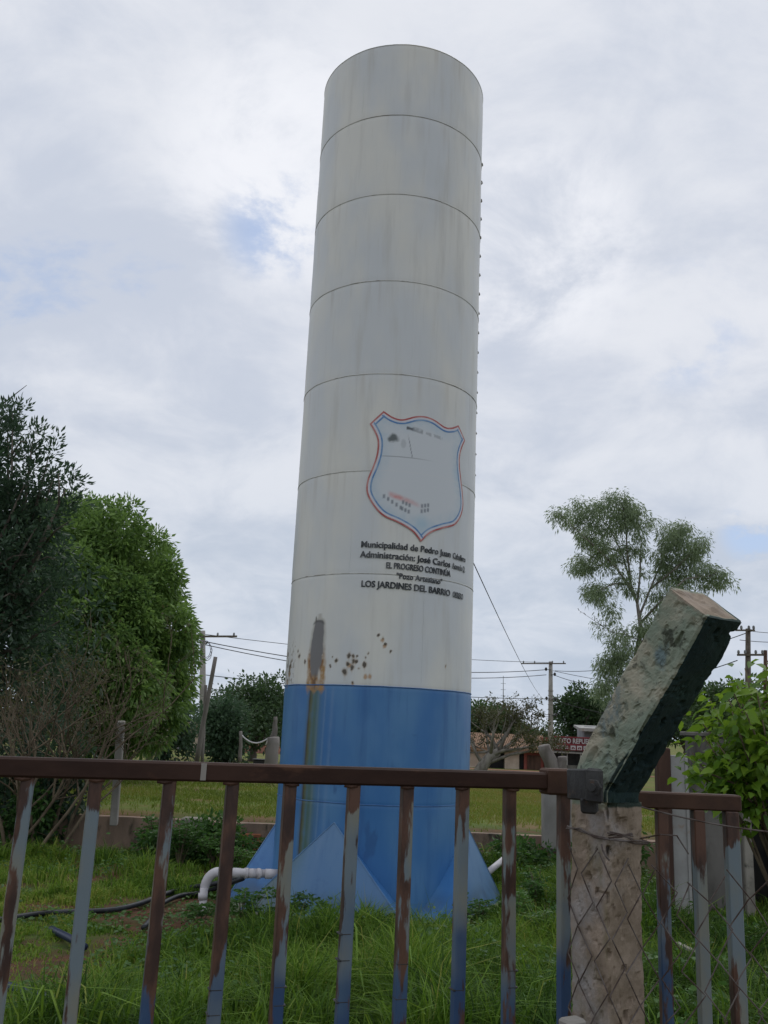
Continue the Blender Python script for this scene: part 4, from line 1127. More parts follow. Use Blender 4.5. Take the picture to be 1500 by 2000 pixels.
# round mango tree
cm = at(232, 1235, 24)
mango = empty('mango_tree', (cm[0], cm[1], G(cm[0], cm[1])), 'round bright green mango tree with drooping leaves left of the tower', 'tree')
def lobe_points(lst, Y, n_per_m2, depth, seed):
    """clump centres over lobes given as photo position and radius in photo pixels at depth Y"""
    rg = np.random.default_rng(seed); out = []
    for x, y, r in lst:
        rm = r/FPX*Y; c_ = at(x-.09*(x-60)+1, y, Y+rg.uniform(-depth, depth)); n_ = int(n_per_m2*4*PI*rm*rm)
        q = rg.normal(size=(n_, 3)); q /= np.linalg.norm(q, axis=1)[:, None]
        out.append(c_+q*rm*(1-.35*rg.random((n_, 1))**1.5))
    return np.concatenate(out)
P = lobe_points([(150, 1022, 42), (205, 1018, 40), (250, 1045, 50), (300, 1085, 48), (332, 1130, 40), (325, 1180, 55), (352, 1235, 46), (362, 1290, 44), (345, 1350, 52), (305, 1405, 46), (250, 1420, 55), (190, 1400, 60), (190, 1090, 70), (255, 1135, 75), (180, 1200, 80), (260, 1230, 80), (250, 1320, 85), (115, 1090, 70), (110, 1200, 80), (120, 1310, 80), (300, 1300, 60), (80, 1030, 50), (375, 1270, 26), (310, 1445, 26), (135, 985, 20), (172, 982, 22), (222, 990, 18), (262, 1000, 20), (330, 1058, 20), (358, 1105, 18), (366, 1160, 20), (385, 1215, 20), (398, 1262, 16), (392, 1330, 18), (372, 1395, 18), (335, 1440, 18)], 24, 10, 1.3, 5)
P = np.concatenate([P, lobe_points([(150, 1130, 70), (215, 1180, 80), (140, 1250, 85), (220, 1290, 80), (280, 1200, 60), (180, 1360, 75), (290, 1350, 55)], 22.2, 10, .5, 6)])
bv = .48 + .16*(P[:, 2]-3.9)/3.5 + .10*(P[:, 0]-cm[0])/3 + .25*(fbm(P[:, 0]*.9, P[:, 2]*.9+P[:, 1]*.4, 3)-.5)  # leaf tone rises towards top and right, light put into the colour
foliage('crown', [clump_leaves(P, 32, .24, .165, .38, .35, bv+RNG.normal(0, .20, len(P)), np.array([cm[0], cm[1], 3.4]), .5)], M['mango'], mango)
limbs(mango, (cm[0]+.1, cm[1], G(cm[0], cm[1])), [tuple(P[i]*.7+np.array([cm[0], cm[1], 3.6])*.3) for i in RNG.choice(len(P), 34, False)], .24, M['bark'], 'trunk', sub=2)
# tall dark tree at the left edge
cd = at(-70, 1200, 17)
dark = empty('dark_tree', (cd[0], cd[1], G(cd[0], cd[1])), 'tall dark tree with jagged sprays of leaves at the left edge', 'tree')
tops = []
for px, py, Y in ((30, 790, 16.5), (75, 850, 16.2), (110, 880, 16.3), (150, 940, 16.0), (120, 925, 16.6), (20, 830, 17), (-20, 800, 17), (60, 930, 16), (135, 985, 16.4), (90, 1010, 15.8), (-60, 780, 17.5), (0, 900, 16), (100, 1060, 16), (60, 1120, 15.6), (120, 1130, 16.2), (20, 1180, 15.5), (80, 1250, 15.8), (10, 1060, 15.5), (-40, 950, 16), (140, 1200, 16.4), (110, 1310, 16), (40, 1330, 15.6), (-20, 1290, 15.6), (70, 1400, 16), (0, 1420, 15.8), (45, 1000, 16.2), (95, 950, 16.8)):
    tops.append(at(px, py, Y))
P = []
for t in tops:
    root = np.array([cd[0], cd[1], max(1.0, t[2]-1.6)])
    for k in range(26):
        f_ = RNG.uniform(.2, 1.06); q = root*(1-f_)+t*f_
        P.append(q+RNG.normal(size=3)*np.array([.16, .2, .12])*(.6+.9*(1-f_)))
P = np.array(P)
P2, _, _ = crown_points((cd[0]+.4, cd[1], 2.9), (2.1, 2.0, 3.2), 800, .8, 9, 8); P2 = P2[(P2[:, 2] > .2)]
bvd = .38+.22*(fbm(P[:, 0]*1.2, P[:, 2]*1.2, 3)-.5)
foliage('crown', [clump_leaves(P, 24, .17, .12, .36, .05, bvd, np.array([cd[0], cd[1], 3.]), .9), clump_leaves(P2, 20, .26, .16, .42, .3, np.full(len(P2), .25))], M['darkleaf'], dark)
limbs(dark, (cd[0]+.3, cd[1], G(cd[0], cd[1])), [tuple(t*.9+np.array([cd[0], cd[1], max(1., t[2]-1.2)])*.1) for t in tops], .13, M['bark'], 'trunk', .05, sub=1, fork=.55)

# half-bare brown shrub in front of them
cb_ = at(62, 1540, 13.2)
shr = empty('bare_shrub', (cb_[0], cb_[1], -.3), 'tangled half-bare brown shrub at lower left behind the gate', 'shrub')
def grow(p, d, L, r, depth, segs, tips):
    p = Vector(p); d = Vector(d).normalized(); pts = [p.copy()]; n = 4
    for i in range(n):
        d = (d+Vector((random.uniform(-1, 1), random.uniform(-1, 1), random.uniform(-.5, .8)))*.16).normalized(); p = p+d*(L/n); pts.append(p.copy())
    segs.append((pts, r))
    if depth == 0: tips.append(pts[-1]); return
    for k in range(random.choice((2, 3, 3))):
        q = pts[random.choice((2, 3, 4))]; dd = (d+Vector((random.uniform(-1, 1), random.uniform(-1, 1), random.uniform(-.6, .8)))*.75).normalized()
        grow(q, dd, L*random.uniform(.55, .78), r*.58, depth-1, segs, tips)
segs, tips = [], []
for k in range(13):
    ang = random.uniform(-1.0, 1.15); grow((cb_[0]+random.uniform(-.45, .55), cb_[1]+random.uniform(-.4, .4), -.35), (math.sin(ang)*.75, random.uniform(-.4, .3), 1), random.uniform(1.0, 1.5), .028, 4, segs, tips)
mb = MB()
for pts, r in segs: mb.tube(pts, [r, r*.9, r*.8, r*.7, r*.55], 4 if r < .012 else 6, False)
mb.build('branches', M['twig'], shr, True)
tp = np.array([tuple(t) for t in tips]); tp = tp[RNG.random(len(tp)) < .5]
foliage('leaves', [clump_leaves(tp, 5, .10, .055, .5, .2, RNG.random(len(tp))*.7)], M['dry'], shr)
# dark undergrowth at its foot
P, _, _ = crown_points((cb_[0]-.5, cb_[1]+.9, .35), (1.5, .8, 1.1), 420, .6, 6, 4); P = P[P[:, 2] > -.35]
und = empty('leafy_undergrowth', (cb_[0]-.5, cb_[1]+.9, -.35), 'dark leafy bush at the foot of the brown shrub', 'bush')
foliage('leaves', [clump_leaves(P, 14, .14, .12, .45, .3, np.full(len(P), .25))], M['darkleaf'], und)
stems = MB()
for k in range(8): stems.tube([(cb_[0]-.5+random.uniform(-.2, .2), cb_[1]+.9, -.4), (cb_[0]-.5+random.uniform(-1, 1), cb_[1]+.9+random.uniform(-.4, .4), .7)], [.02, .008], 5)
stems.build('stems', M['twig'], und)

def simple_tree(name, label, px, py_base, Y, crown, rad, n, per, lsize, mat, seed, var=.45, trunk_r=.2, droop=.3, wr=.4, bark='bark', lumps=9, low=-1, ntop=14, spread=.3, sub=1, group=None):
    b = at(px, py_base, Y); c_ = at(crown[0], crown[1], Y)
    e = empty(name, (b[0], b[1], b[2]), label, 'tree', group)
    P, _, _ = crown_points(tuple(c_), rad, n, .8, lumps, seed, low)
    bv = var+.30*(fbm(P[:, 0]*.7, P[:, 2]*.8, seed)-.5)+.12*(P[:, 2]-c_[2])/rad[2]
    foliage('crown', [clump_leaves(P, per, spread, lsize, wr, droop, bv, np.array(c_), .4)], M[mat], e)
    limbs(e, tuple(b), [tuple(P[i]) for i in RNG.choice(len(P), min(ntop, len(P)), False)], trunk_r, M[bark], 'trunk', sub=sub)
    return e
simple_tree('field_tree', 'spreading grey-green tree just left of the tower beyond the field', 492, 1482, 46, (515, 1388), (3.0, 2.6, 1.75), 620, 14, .22, 'farleaf', 31, .42, .2, .2, .5, lumps=13, spread=.32)
simple_tree('field_tree', 'lower bushy dark tree beside the leaning pole', 440, 1485, 42, (428, 1425), (1.5, 1.5, 1.6), 380, 12, .22, 'darkleaf', 33, .55, .15, .2, .5, spread=.3)
simple_tree('young_tree', 'small bright green tree under the mango canopy', 215, 1478, 34, (212, 1440), (1.15, 1.0, .85), 200, 14, .16, 'mango', 35, .62, .08, .3, .4, spread=.2)
simple_tree('field_tree', 'low dark tree filling the gap under the mango canopy', 318, 1474, 38, (322, 1420), (1.6, 1.4, 1.25), 320, 12, .2, 'darkleaf', 37, .5, .12, .2, .5)
simple_tree('far_tree', 'dome-shaped far tree right of the tower behind the pruned tree', 940, 1490, 95, (938, 1415), (4.2, 3.5, 2.5), 560, 12, .42, 'farleaf', 41, .5, .3, .1, .5, spread=.5)
simple_tree('far_tree', 'broad far tree behind the parts shop and utility pole', 1135, 1480, 98, (1140, 1398), (3.4, 3.2, 3.0), 620, 12, .40, 'farleaf', 43, .32, .3, .1, .5, spread=.5)
simple_tree('far_tree', 'rounded far tree hidden partly by the leaning post arm', 1225, 1480, 100, (1215, 1405), (3.6, 3.2, 2.6), 500, 12, .40, 'farleaf', 44, .28, .3, .1, .5, spread=.5)
simple_tree('far_tree', 'low far tree between the dome tree and the utility pole', 1035, 1490, 104, (1030, 1432), (4.2, 3, 1.5), 380, 12, .40, 'farleaf', 45, .42, .3, .1, .5, spread=.5)
simple_tree('far_tree', 'far tree behind the leafy shrub at the right edge', 1440, 1500, 60, (1450, 1395), (4.2, 3, 2.7), 620, 12, .34, 'farleaf', 46, .6, .3, .1, .5, spread=.4)
for k, (px, Y, ry, lab) in enumerate(((-20, 96, 3.6, 'far tree seen through the dark tree at the left edge'), (100, 92, 3.0, 'far tree behind the pink house'), (290, 98, 2.8, 'far tree beyond the field behind the mango trunk'), (420, 104, 2.6, 'far tree behind the leaning pole'), (560, 100, 3.0, 'far tree hidden mostly behind the tower'), (1340, 90, 3.2, 'far tree behind the post arm and grey wall'))):
    simple_tree('far_tree', lab, px, 1470 if px < 700 else 1490, Y, (px, 1425 if px < 700 else 1425), (5.2, 3.5, ry), 420, 11, .42, 'farleaf', 50+k, .34, .3, .1, .5, spread=.5, ntop=8)

# pruned tree by the road: thick leaning bole, fans of new shoots
pb = at(936, 1512, 52)
pt = empty('pruned_tree', tuple(pb), 'pruned tree with leaning bole and sparse upright shoots right of the tower', 'tree')
segs, tips = [], []
bole = [Vector(at(x, y, 52)) for x, y in ((932, 1516), (944, 1494), (958, 1477), (974, 1468))]
segs2 = MB(); segs2.tube(bole, [.36, .32, .28, .22], 9)
for x, y in ((920, 1450), (940, 1425), (965, 1420), (990, 1430), (1015, 1440), (1035, 1458), (950, 1440), (1000, 1415), (1048, 1465), (930, 1470), (1010, 1462)):
    e = Vector(at(x, y, 52+random.uniform(-1.5, 1.5))); s = random.choice(bole[1:])
    md = s.lerp(e, .5)+Vector((0, 0, random.uniform(-.1, .25))); segs2.tube([s, md, e], [.12, .09, .05], 6)
    grow(e, (e-md), .9, .04, 3, segs, tips); grow(md, (e-md)+Vector((0, 0, .3)), .8, .04, 3, segs, tips)
for x, y in ((990, 1378), (1003, 1385), (1022, 1382), (1040, 1390), (1052, 1395), (975, 1385), (1030, 1400)):
    e = Vector(at(x, y, 52)); s = Vector(at(x-12, 1440, 52)); segs2.tube([s, s.lerp(e, .5)+Vector((.1, 0, 0)), e], [.04, .03, .015], 5); tips += [e, s.lerp(e, .8), s.lerp(e, .9), s.lerp(e, .7)]
for pts, r in segs: segs2.tube(pts, [r, r*.9, r*.8, r*.7, r*.5], 4, False)
segs2.build('trunk', M['bark_pale'], pt, True)
tp = np.array([tuple(t) for t in tips])
foliage('crown', [clump_leaves(tp, 9, .22, .17, .45, .2, RNG.random(len(tp))*.7)], M['dry'], pt)

# eucalyptus rising behind the post
EY = 45
eb = at(1222, 1500, EY)
eu = empty('eucalyptus_tree', tuple(eb), 'tall airy eucalyptus rising behind the concrete post arm', 'tree')
mbt = MB(); Pc = []
trunk = [Vector(at(x, y, EY)) for x, y in ((1222, 1510), (1226, 1400), (1240, 1300), (1252, 1230), (1245, 1180))]
mbt.tube(trunk, [.22, .19, .15, .11, .08], 9)
def lim(pix, r0, base=None):
    pts = [Vector(at(x, y, EY+dy)) for x, y, dy in pix]
    mbt.tube(pts, [r0*(1-.85*i/(len(pts)-1)) for i in range(len(pts))], 6); return pts
mains = [
 [(1245, 1180, 0), (1232, 1140, .3), (1215, 1080, .6), (1190, 1030, .9), (1165, 990, 1.2)],
 [(1238, 1160, 0), (1205, 1110, -.5), (1165, 1070, -1), (1120, 1030, -1.4), (1095, 1005, -1.6)],
 [(1232, 1140, .3), (1225, 1080, -.2), (1222, 1020, -.5), (1215, 980, -.8)],
 [(1250, 1200, 0), (1270, 1150, .5), (1295, 1090, 1), (1310, 1050, 1.2), (1318, 1032, 1.3)],
 [(1252, 1215, 0), (1295, 1170, -.5), (1340, 1130, -.9), (1385, 1125, -1.2), (1405, 1130, -1.2)],
 [(1270, 1150, .5), (1320, 1110, 0), (1355, 1075, -.4), (1370, 1062, -.6)],
 [(1215, 1080, .6), (1190, 1070, 1.3), (1160, 1085, 1.8), (1135, 1105, 2.0)],
 [(1232, 1140, .3), (1200, 1140, -.8), (1175, 1150, -1.2), (1160, 1160, -1.4)],
 [(1248, 1250, 0), (1225, 1240, .4), (1195, 1235, .6), (1165, 1215, .8), (1130, 1192, .8)],
 [(1240, 1290, 0), (1220, 1285, .3), (1195, 1290, .5), (1180, 1300, .6)],
 [(1245, 1180, 0), (1250, 1120, .4), (1252, 1060, .8), (1245, 1010, 1.0)],
 [(1240, 1280, 0), (1262, 1240, .4), (1290, 1200, .6), (1320, 1170, .6)],
 [(1236, 1320, 0), (1215, 1310, .3), (1190, 1330, .5), (1175, 1345, .5)],
]
bare = {8}
for i, L in enumerate(mains):
    pts = lim(L, .065 if i not in (8, 9, 12) else .035)
    for a, b in zip(pts[:-1], pts[1:]):
        for k in range(4):
            q = a.lerp(b, random.random()); out = (b-a).normalized()
            e = q+(out+Vector((random.uniform(-1, 1), random.uniform(-1, 1), random.uniform(-.9, .7))))*random.uniform(.18, .42)
            mbt.tube([q, q.lerp(e, .5)+Vector((0, 0, .06)), e], [.018, .013, .006], 4)
            if i in bare and q.x < at(1185, 1200, EY)[0]: continue
            for j in range(2): Pc.append(e+Vector((random.gauss(0, .18), random.gauss(0, .18), random.gauss(0, .18))))
    if i not in bare: 
        for k in range(9): Pc.append(pts[-1]+Vector((random.gauss(0, .24), random.gauss(0, .3), random.gauss(0, .22))))
mbt.build('trunk', M['bark_pale'], eu, True)
Pc = np.array([tuple(p) for p in Pc])
# lobes of the crown, with sky between
lobes = []
for x, y, r, n in ((1200, 1000, .85, 62), (1135, 1010, .75, 50), (1165, 1045, .7, 44), (1235, 1005, .6, 30), (1320, 1050, .75, 52), (1345, 1085, .75, 52), (1300, 1095, .6, 30), (1380, 1125, .6, 34), (1320, 1130, .7, 40), (1140, 1105, .5, 24), (1160, 1160, .5, 20), (1185, 1090, .6, 24), (1215, 1265, .6, 30), (1195, 1295, .45, 22), (1260, 1225, .5, 22), (1225, 1320, .5, 22), (1240, 1060, .5, 16), (1190, 1190, .45, 14), (1300, 1180, .5, 18), (1270, 1020, .35, 6), (1180, 1340, .4, 14)):
    n = int(n*1.3); r = r*1.28; c_ = at(x, y, EY+random.uniform(-1, 1)); q = RNG.normal(size=(n, 3)); q *= (r*RNG.random((n, 1))**.4)/np.linalg.norm(q, axis=1)[:, None]; lobes.append(c_+q)
Pc = np.concatenate([Pc]+lobes)
bve = .42+.5*(fbm(Pc[:, 0]*.8, Pc[:, 2]*.8, 12)-.5)
foliage('crown', [clump_leaves(Pc, 29, .32, .19, .25, .7, bve)], M['euca'], eu)

# broad-leaved shrub hanging in from the right
SY = 6.2
sb_ = at(1520, 1720, SY)
sh = empty('broadleaf_shrub', (sb_[0], sb_[1], -.3), 'bright yellow-green broad-leaved shrub hanging in at the right edge', 'shrub')
pts = []; mbs = MB()
for x, y, dy in ((1375, 1440, 0), (1360, 1500, -.2), (1390, 1475, .1), (1420, 1360, .2), (1400, 1400, .1), (1440, 1420, -.1), (1470, 1330, .3), (1440, 1340, .2), (1480, 1400, 0), (1460, 1470, -.2), (1420, 1510, -.1), (1490, 1310, .2), (1500, 1450, -.3), (1400, 1450, -.2), (1430, 1390, -.2), (1480, 1500, 0), (1410, 1425, .3), (1450, 1375, -.3), (1520, 1360, .1), (1540, 1420, 0), (1500, 1380, .4), (1435, 1455, .3), (1465, 1435, .4), (1480, 1360, -.2), (1352, 1470, .1), (1365, 1405, .1), (1385, 1365, .2), (1455, 1305, .1), (1500, 1290, 0), (1425, 1335, -.1), (1350, 1510, 0), (1395, 1520, .1)):
    e = Vector(at(x, y, SY+dy)); s = Vector((sb_[0]+.15, sb_[1]+.1, .2+random.uniform(0, .7)))
    md = s.lerp(e, .55)+Vector((0, 0, .16)); mbs.tube([s, md, e], [.014, .009, .004], 5)
    for k in range(46):
        t = random.uniform(.40, 1.05); q = md.lerp(e, (t-.45)/.6) ; pts.append((q+Vector((random.gauss(0, .06), random.gauss(0, .08), random.gauss(0, .055))))[:])
mbs.tube([(sb_[0]+.2, sb_[1]+.1, -.4), (sb_[0]+.15, sb_[1]+.1, .4), (sb_[0]+.05, sb_[1], 1.3)], [.05, .04, .02], 8)
mbs.build('stems', M['twig'], sh, True)
P = np.array(pts); n = len(P)
d = RNG.normal(size=(n, 3))*np.array([1, 1, .5])+np.array([-.5, -.3, -.35]); sz = RNG.uniform(.05, .115, n)
foliage('leaves', [ovate_cloud(P, d, sz, sz*.62, np.clip(RNG.beta(1.2, 1.8, n), 0, 1), .16, .5)], M['shrubleaf'], sh)

# ------------------------------------------------------------------ far houses and shop
HY = 86.0
def hx(px, py=1490, Y=HY): return at(px, py, Y)[0]
def hzz(py, px=1050, Y=HY): return at(px, py, Y)[2]
gb = hzz(1507)-.15
def bxx(mb, x0, x1, y0, y1, z0, z1, bev=0): mb.box(((x0+x1)/2, (y0+y1)/2, (z0+z1)/2), (x1-x0, y1-y0, z1-z0), bev=bev); return mb
house = empty('cream_house', (hx(965), HY+3, gb), 'cream walled house with clay tile roof right of the tower', 'house')
def part(mat, name, par, *a, **k):
    mb = MB(); bxx(mb, *a, **k); return mb.build(name, mat, par)
part(M['cream'], 'wall', house, hx(905), hx(954), HY, HY+6, gb, hzz(1466))
part(M['cream'], 'wall', house, hx(986), hx(1014), HY, HY+6, gb, hzz(1466))
part(M['cream'], 'lintel', house, hx(954), hx(986), HY, HY+6, hzz(1472), hzz(1466))
part(M['dark_in'], 'garage_door', house, hx(954), hx(986), HY+.6, HY+.8, gb, hzz(1472))
part(M['cream'], 'lintel', house, hx(1014), hx(1028), HY, HY+6, hzz(1470), hzz(1466))
part(M['dark_in'], 'door', house, hx(1014), hx(1024), HY+.3, HY+.4, gb, hzz(1470))
part(M['redwall'], 'side_wall', house, hx(1024), hx(1062), HY+.1, HY+5.9, gb, hzz(1462))
part(M['brownwood'], 'gate_panel', house, hx(1030), hx(1056), HY-.04, HY+.05, gb, hzz(1476))
mb = MB(); x0, x1 = hx(895), hx(1072); z0, z1 = hzz(1466), hzz(1438)
mb.add([(x0, HY-.8, z0), (x1, HY-.8, z0), (x1, HY+3, z1), (x0, HY+3, z1), (x0, HY+6.8, z0), (x1, HY+6.8, z0), (x0, HY-.8, z0-.18), (x1, HY-.8, z0-.18), (x0, HY+6.8, z0-.18), (x1, HY+6.8, z0-.18)],
       [(0, 1, 2, 3), (3, 2, 5, 4), (6, 7, 1, 0), (4, 5, 9, 8), (6, 8, 9, 7), (0, 3, 4, 8, 6), (1, 7, 9, 5, 2)]); rf0 = mb.build('roof', M['tile_roof'], house)
nt_ = 46
for k in range(nt_):
    x = x0+(x1-x0)*(k+.5)/nt_; mb = MB(); mb.tube([(x, HY-.82, z0+.03), (x, HY+3, z1+.03)], .09, 6); mb.build('roof_tile_row', M['tile_roof'], rf0)

shop = empty('parts_shop', (hx(1120), HY+2, gb), 'dark fronted parts shop under a long red sign', 'shop')
part(M['redwall'], 'wall', shop, hx(1064), hx(1080), HY-.3, HY+5, gb, hzz(1440))
part(M['dark_in'], 'shopfront_shade', shop, hx(1080), hx(1185), HY+1.0, HY+1.2, hzz(1492), hzz(1466))  # dark sheet stands for the unlit shop interior
part(M['stained'], 'parapet', shop, hx(1080), hx(1185), HY-.2, HY+.1, gb, hzz(1492))
part(M['greywall'], 'wall', shop, hx(1185), hx(1250), HY-.2, HY+5, gb, hzz(1445))
part(M['stained'], 'back_wall', shop, hx(1064), hx(1250), HY+5, HY+5.3, gb, hzz(1442))
part(M['white_metal'], 'sign_ledge', shop, hx(1076), hx(1190), HY-.55, HY-.2, hzz(1468.5), hzz(1466))
for px in (1106, 1132): part(M['white_metal'], 'column', shop, hx(px), hx(px+1.6), HY-.3, HY-.2, hzz(1492), hzz(1466))
part(M['greywall'], 'upper_storey', shop, hx(1146), hx(1200), HY+.8, HY+4, hzz(1442), hzz(1414))
aw = MB(); aw.add([(hx(1130), HY-.4, hzz(1418)), (hx(1212), HY-.4, hzz(1418)), (hx(1212), HY+2, hzz(1412)), (hx(1130), HY+2, hzz(1412)), (hx(1130), HY-.4, hzz(1424)), (hx(1212), HY-.4, hzz(1424)), (hx(1212), HY+2, hzz(1416)), (hx(1130), HY+2, hzz(1416))], [(0, 1, 2, 3), (4, 7, 6, 5), (0, 4, 5, 1), (1, 5, 6, 2), (2, 6, 7, 3), (3, 7, 4, 0)]); aw.build('awning', M['white_metal'], shop)
SGY = HY-.75
sg = empty('shop_sign', (hx(1120, 1455, SGY), SGY, hzz(1467)), 'dark red shop sign reading MOTO REPUESTO with small white pictures', 'sign')
sx0, sx1 = hx(1079, 1455, SGY), hx(1188, 1455, SGY); st_, sm_, sbm = hzz(1441, 1120, SGY), hzz(1454.5, 1120, SGY), hzz(1466.5, 1120, SGY)
part(M['sign'], 'panel', sg, sx0, sx1, SGY, SGY+.12, sbm, st_)
part(M['sign_red'], 'frame', sg, sx0-.05, sx1+.05, SGY-.03, SGY+.10, st_+.004, st_+.09)
part(M['sign_red'], 'frame', sg, sx0-.05, sx1+.05, SGY-.02, SGY-.003, sm_-.03, sm_+.03)
def flat_text(body, x0, x1, zb, cap, y, mat, par, name='lettering', weight=.03):
    v_, f_ = text_geo(body, weight); a, b = v_[:, 0].min(), v_[:, 0].max()
    P = [(x0+(p[0]-a)/(b-a)*(x1-x0), y, zb+p[1]/CAPH*cap) for p in v_]
    mb = MB(); mb.add(P, f_); return mb.build(name, mat, par)
wsg = sx1-sx0
flat_text('MOTO REPUESTO', sx0+.04*wsg, sx0+.82*wsg, sm_+.12, .42, SGY-.025, M['sign_white'], sg)
flat_text('REPUESTOS', sx0+.03*wsg, sx0+.28*wsg, sbm+.16, .26, SGY-.025, M['sign_white'], sg)
for k in range(5):
    xa = sx0+(.32+.115*k)*wsg
    mb = MB(); mb.box((xa+.25, SGY-.02, sbm+.27), (.46, .02, .38), bev=.008); mb.build('picture', M['sign_white'], sg)
    mb = MB(); mb.tube([(xa+.17, SGY-.034, sbm+.21), (xa+.17, SGY-.036, sbm+.21)], .07, 10); mb.tube([(xa+.34, SGY-.034, sbm+.21), (xa+.34, SGY-.036, sbm+.21)], .07, 10); mb.box((xa+.25, SGY-.035, sbm+.31), (.22, .004, .06)); mb.build('picture_print', M['sign'], sg)

# left background: pink house, grey shed, brick wall
def house_box(name, label, px0, px1, pyb, pyt, Y, mat, roofpy, door=None, roofmat='tile_roof', win=()):
    a = at(px0, pyb, Y); b = at(px1, pyb, Y); zt = at((px0+px1)/2, pyt, Y)[2]; zb = min(a[2], b[2])-.3
    e = empty(name, ((a[0]+b[0])/2, Y+2.5, zb), label, 'house')
    part(M[mat], 'wall', e, a[0], b[0], Y, Y+5, zb, zt)
    zr = at((px0+px1)/2, roofpy, Y)[2]
    mb = MB(); x0, x1 = a[0]-.4, b[0]+.4
    mb.add([(x0, Y-.5, zt), (x1, Y-.5, zt), (x1, Y+2.5, zr), (x0, Y+2.5, zr), (x0, Y+5.5, zt), (x1, Y+5.5, zt), (x0, Y-.5, zt-.15), (x1, Y-.5, zt-.15), (x0, Y+5.5, zt-.15), (x1, Y+5.5, zt-.15)],
           [(0, 1, 2, 3), (3, 2, 5, 4), (6, 7, 1, 0), (4, 5, 9, 8), (6, 8, 9, 7), (0, 3, 4, 8, 6), (1, 7, 9, 5, 2)]); mb.build('roof', M[roofmat], e)
    if door: d0 = at(door[0], pyb, Y)[0]; d1 = at(door[1], pyb, Y)[0]; part(M['dark_in'], 'door', e, d0, d1, Y-.03, Y+.05, zb, at(door[0], door[2], Y)[2])
    for w0, w1, wt, wb in win:
        part(M['dark_in'], 'window', e, at(w0, wt, Y)[0], at(w1, wt, Y)[0], Y-.03, Y+.05, at(w0, wb, Y)[2], at(w0, wt, Y)[2])
    return e
house_box('pink_house', 'pink walled house glimpsed under the trees at left', 118, 172, 1478, 1446, 70, 'pink', 1432, None, 'tile_roof', ((126, 136, 1455, 1466), (148, 158, 1455, 1466)))
house_box('grey_shed', 'grey shed with dark shutter beyond the field behind the leaning pole', 345, 398, 1472, 1436, 66, 'greywall', 1428, (352, 372, 1440))
house_box('grey_house', 'tall pale house corner beside the leaning pole', 372, 400, 1478, 1415, 58, 'cream', 1404, None, 'tile_roof', ((376, 383, 1428, 1440),))
bw = empty('brick_garden_wall', tuple(at(500, 1478, 66)), 'low pink brick garden wall under the far tree left of the tower', 'wall')
a = at(470, 1480, 66); b = at(560, 1480, 66)
part(M['pink'], 'wall_panel', bw, a[0], b[0], 66, 66.3, a[2]-.3, at(500, 1456, 66)[2])
for px in (470, 500, 530): q = at(px, 1480, 65.9); part(M['pink'], 'pier', bw, q[0]-.18, q[0]+.18, 65.85, 66.4, q[2]-.3, at(px, 1453, 66)[2])

# ------------------------------------------------------------------ utility poles and cables
def upole(label, px, pyb, pyt, Y, r, arms, mat='conc_pole', lean=0):
    b = Vector(at(px, pyb, Y)); t = Vector(at(px+lean, pyt, Y))
    e = empty('utility_pole', tuple(b), label, 'utility pole')
    mb = MB(); mb.tube([b-Vector((0, 0, .6)), b.lerp(t, .5), t], [r*1.2, r, r*.8], 10); mb.build('shaft', M[mat], e, True)
    for (x0, x1, y, th) in arms:
        p = Vector(at(x0, y, Y-.2)); q = Vector(at(x1, y, Y-.2)); mb = MB(); mb.beam(p, q, .10, th); ar = mb.build('crossarm', M['bark'], e)
        for t_ in (.05, .3, .7, .95):
            k = p.lerp(q, t_); mb = MB(); mb.tube([k+Vector((0, 0, .04)), k+Vector((0, 0, .10)), k+Vector((0, 0, .2)), k+Vector((0, 0, .24))], [.03, .07, .06, .03], 7); mb.build('insulator', M['greywall'], ar)
    return e
PYY = 80
up1 = upole('concrete utility pole with a long thin crossarm right of the tower', 1075.5, 1508, 1292, PYY, .21, [(1018, 1105, 1296, .10)])
for py, dx in ((1308, -9), (1318, 8), (1365, -8), (1366, 9), (1398, 10), (1400, -14), (1396, -20)):
    p = Vector(at(1075.5+dx, py, PYY-.25)); mb = MB(); mb.tube([p-Vector((0, 0, .1)), p, p+Vector((0, 0, .12)), p+Vector((0, 0, .2))], [.05, .12, .11, .04], 8); mb.build('insulator', M['steel_dark'], up1)
    mb = MB(); mb.beam(p, Vector(at(1075.5, py, PYY-.15)), .05); mb.build('bracket', M['steel_dark'], up1)
for k in range(9):
    py = 1350+k*9; mb = MB(); p = Vector(at(1075.5, py, PYY)); mb.tube([p, p+Vector((0, 0, .06))], .24, 10); mb.build('band', M['conc_pole'], up1)
upole('utility pole mostly hidden behind the mango tree, crossarm showing', 396, 1488, 1232, 58, .2, [(336, 463, 1243, .12)])
upole('dark utility pole with two crossarms at the far right', 1461, 1500, 1228, 46, .15, [(1437, 1474, 1231, .08), (1440, 1492, 1279, .10)], 'bark')
upole('rust coloured pole at the right edge beside the dark utility pole', 1495, 1500, 1270, 46, .11, [], 'brownwood')
mast = empty('antenna_mast', tuple(at(983, 1440, 180)), 'faint thin radio mast far behind the pruned tree', 'mast')
mb = MB(); mb.tube([at(983, 1450, 180), at(983, 1395, 180), at(983, 1320, 180)], [.16, .13, .05], 5); mb.build('pole', M['greywall'], mast)
for k in range(3): mb = MB(); q = Vector(at(983, 1335+k*12, 180)); mb.beam(q-Vector((.5, 0, 0)), q+Vector((.5, 0, 0)), .06); mb.build('antenna_bar', M['greywall'], mast)
def cable(a, b, sag, r, label, n=22):
    a = Vector(a); b = Vector(b); mb = MB(); mb.tube([a.lerp(b, t)-Vector((0, 0, sag*4*t*(1-t))) for t in np.linspace(0, 1, n)], r, 5)
    return tag(mb.build('cable', M['cable'], None, True), label, 'cable', 'overhead cables')
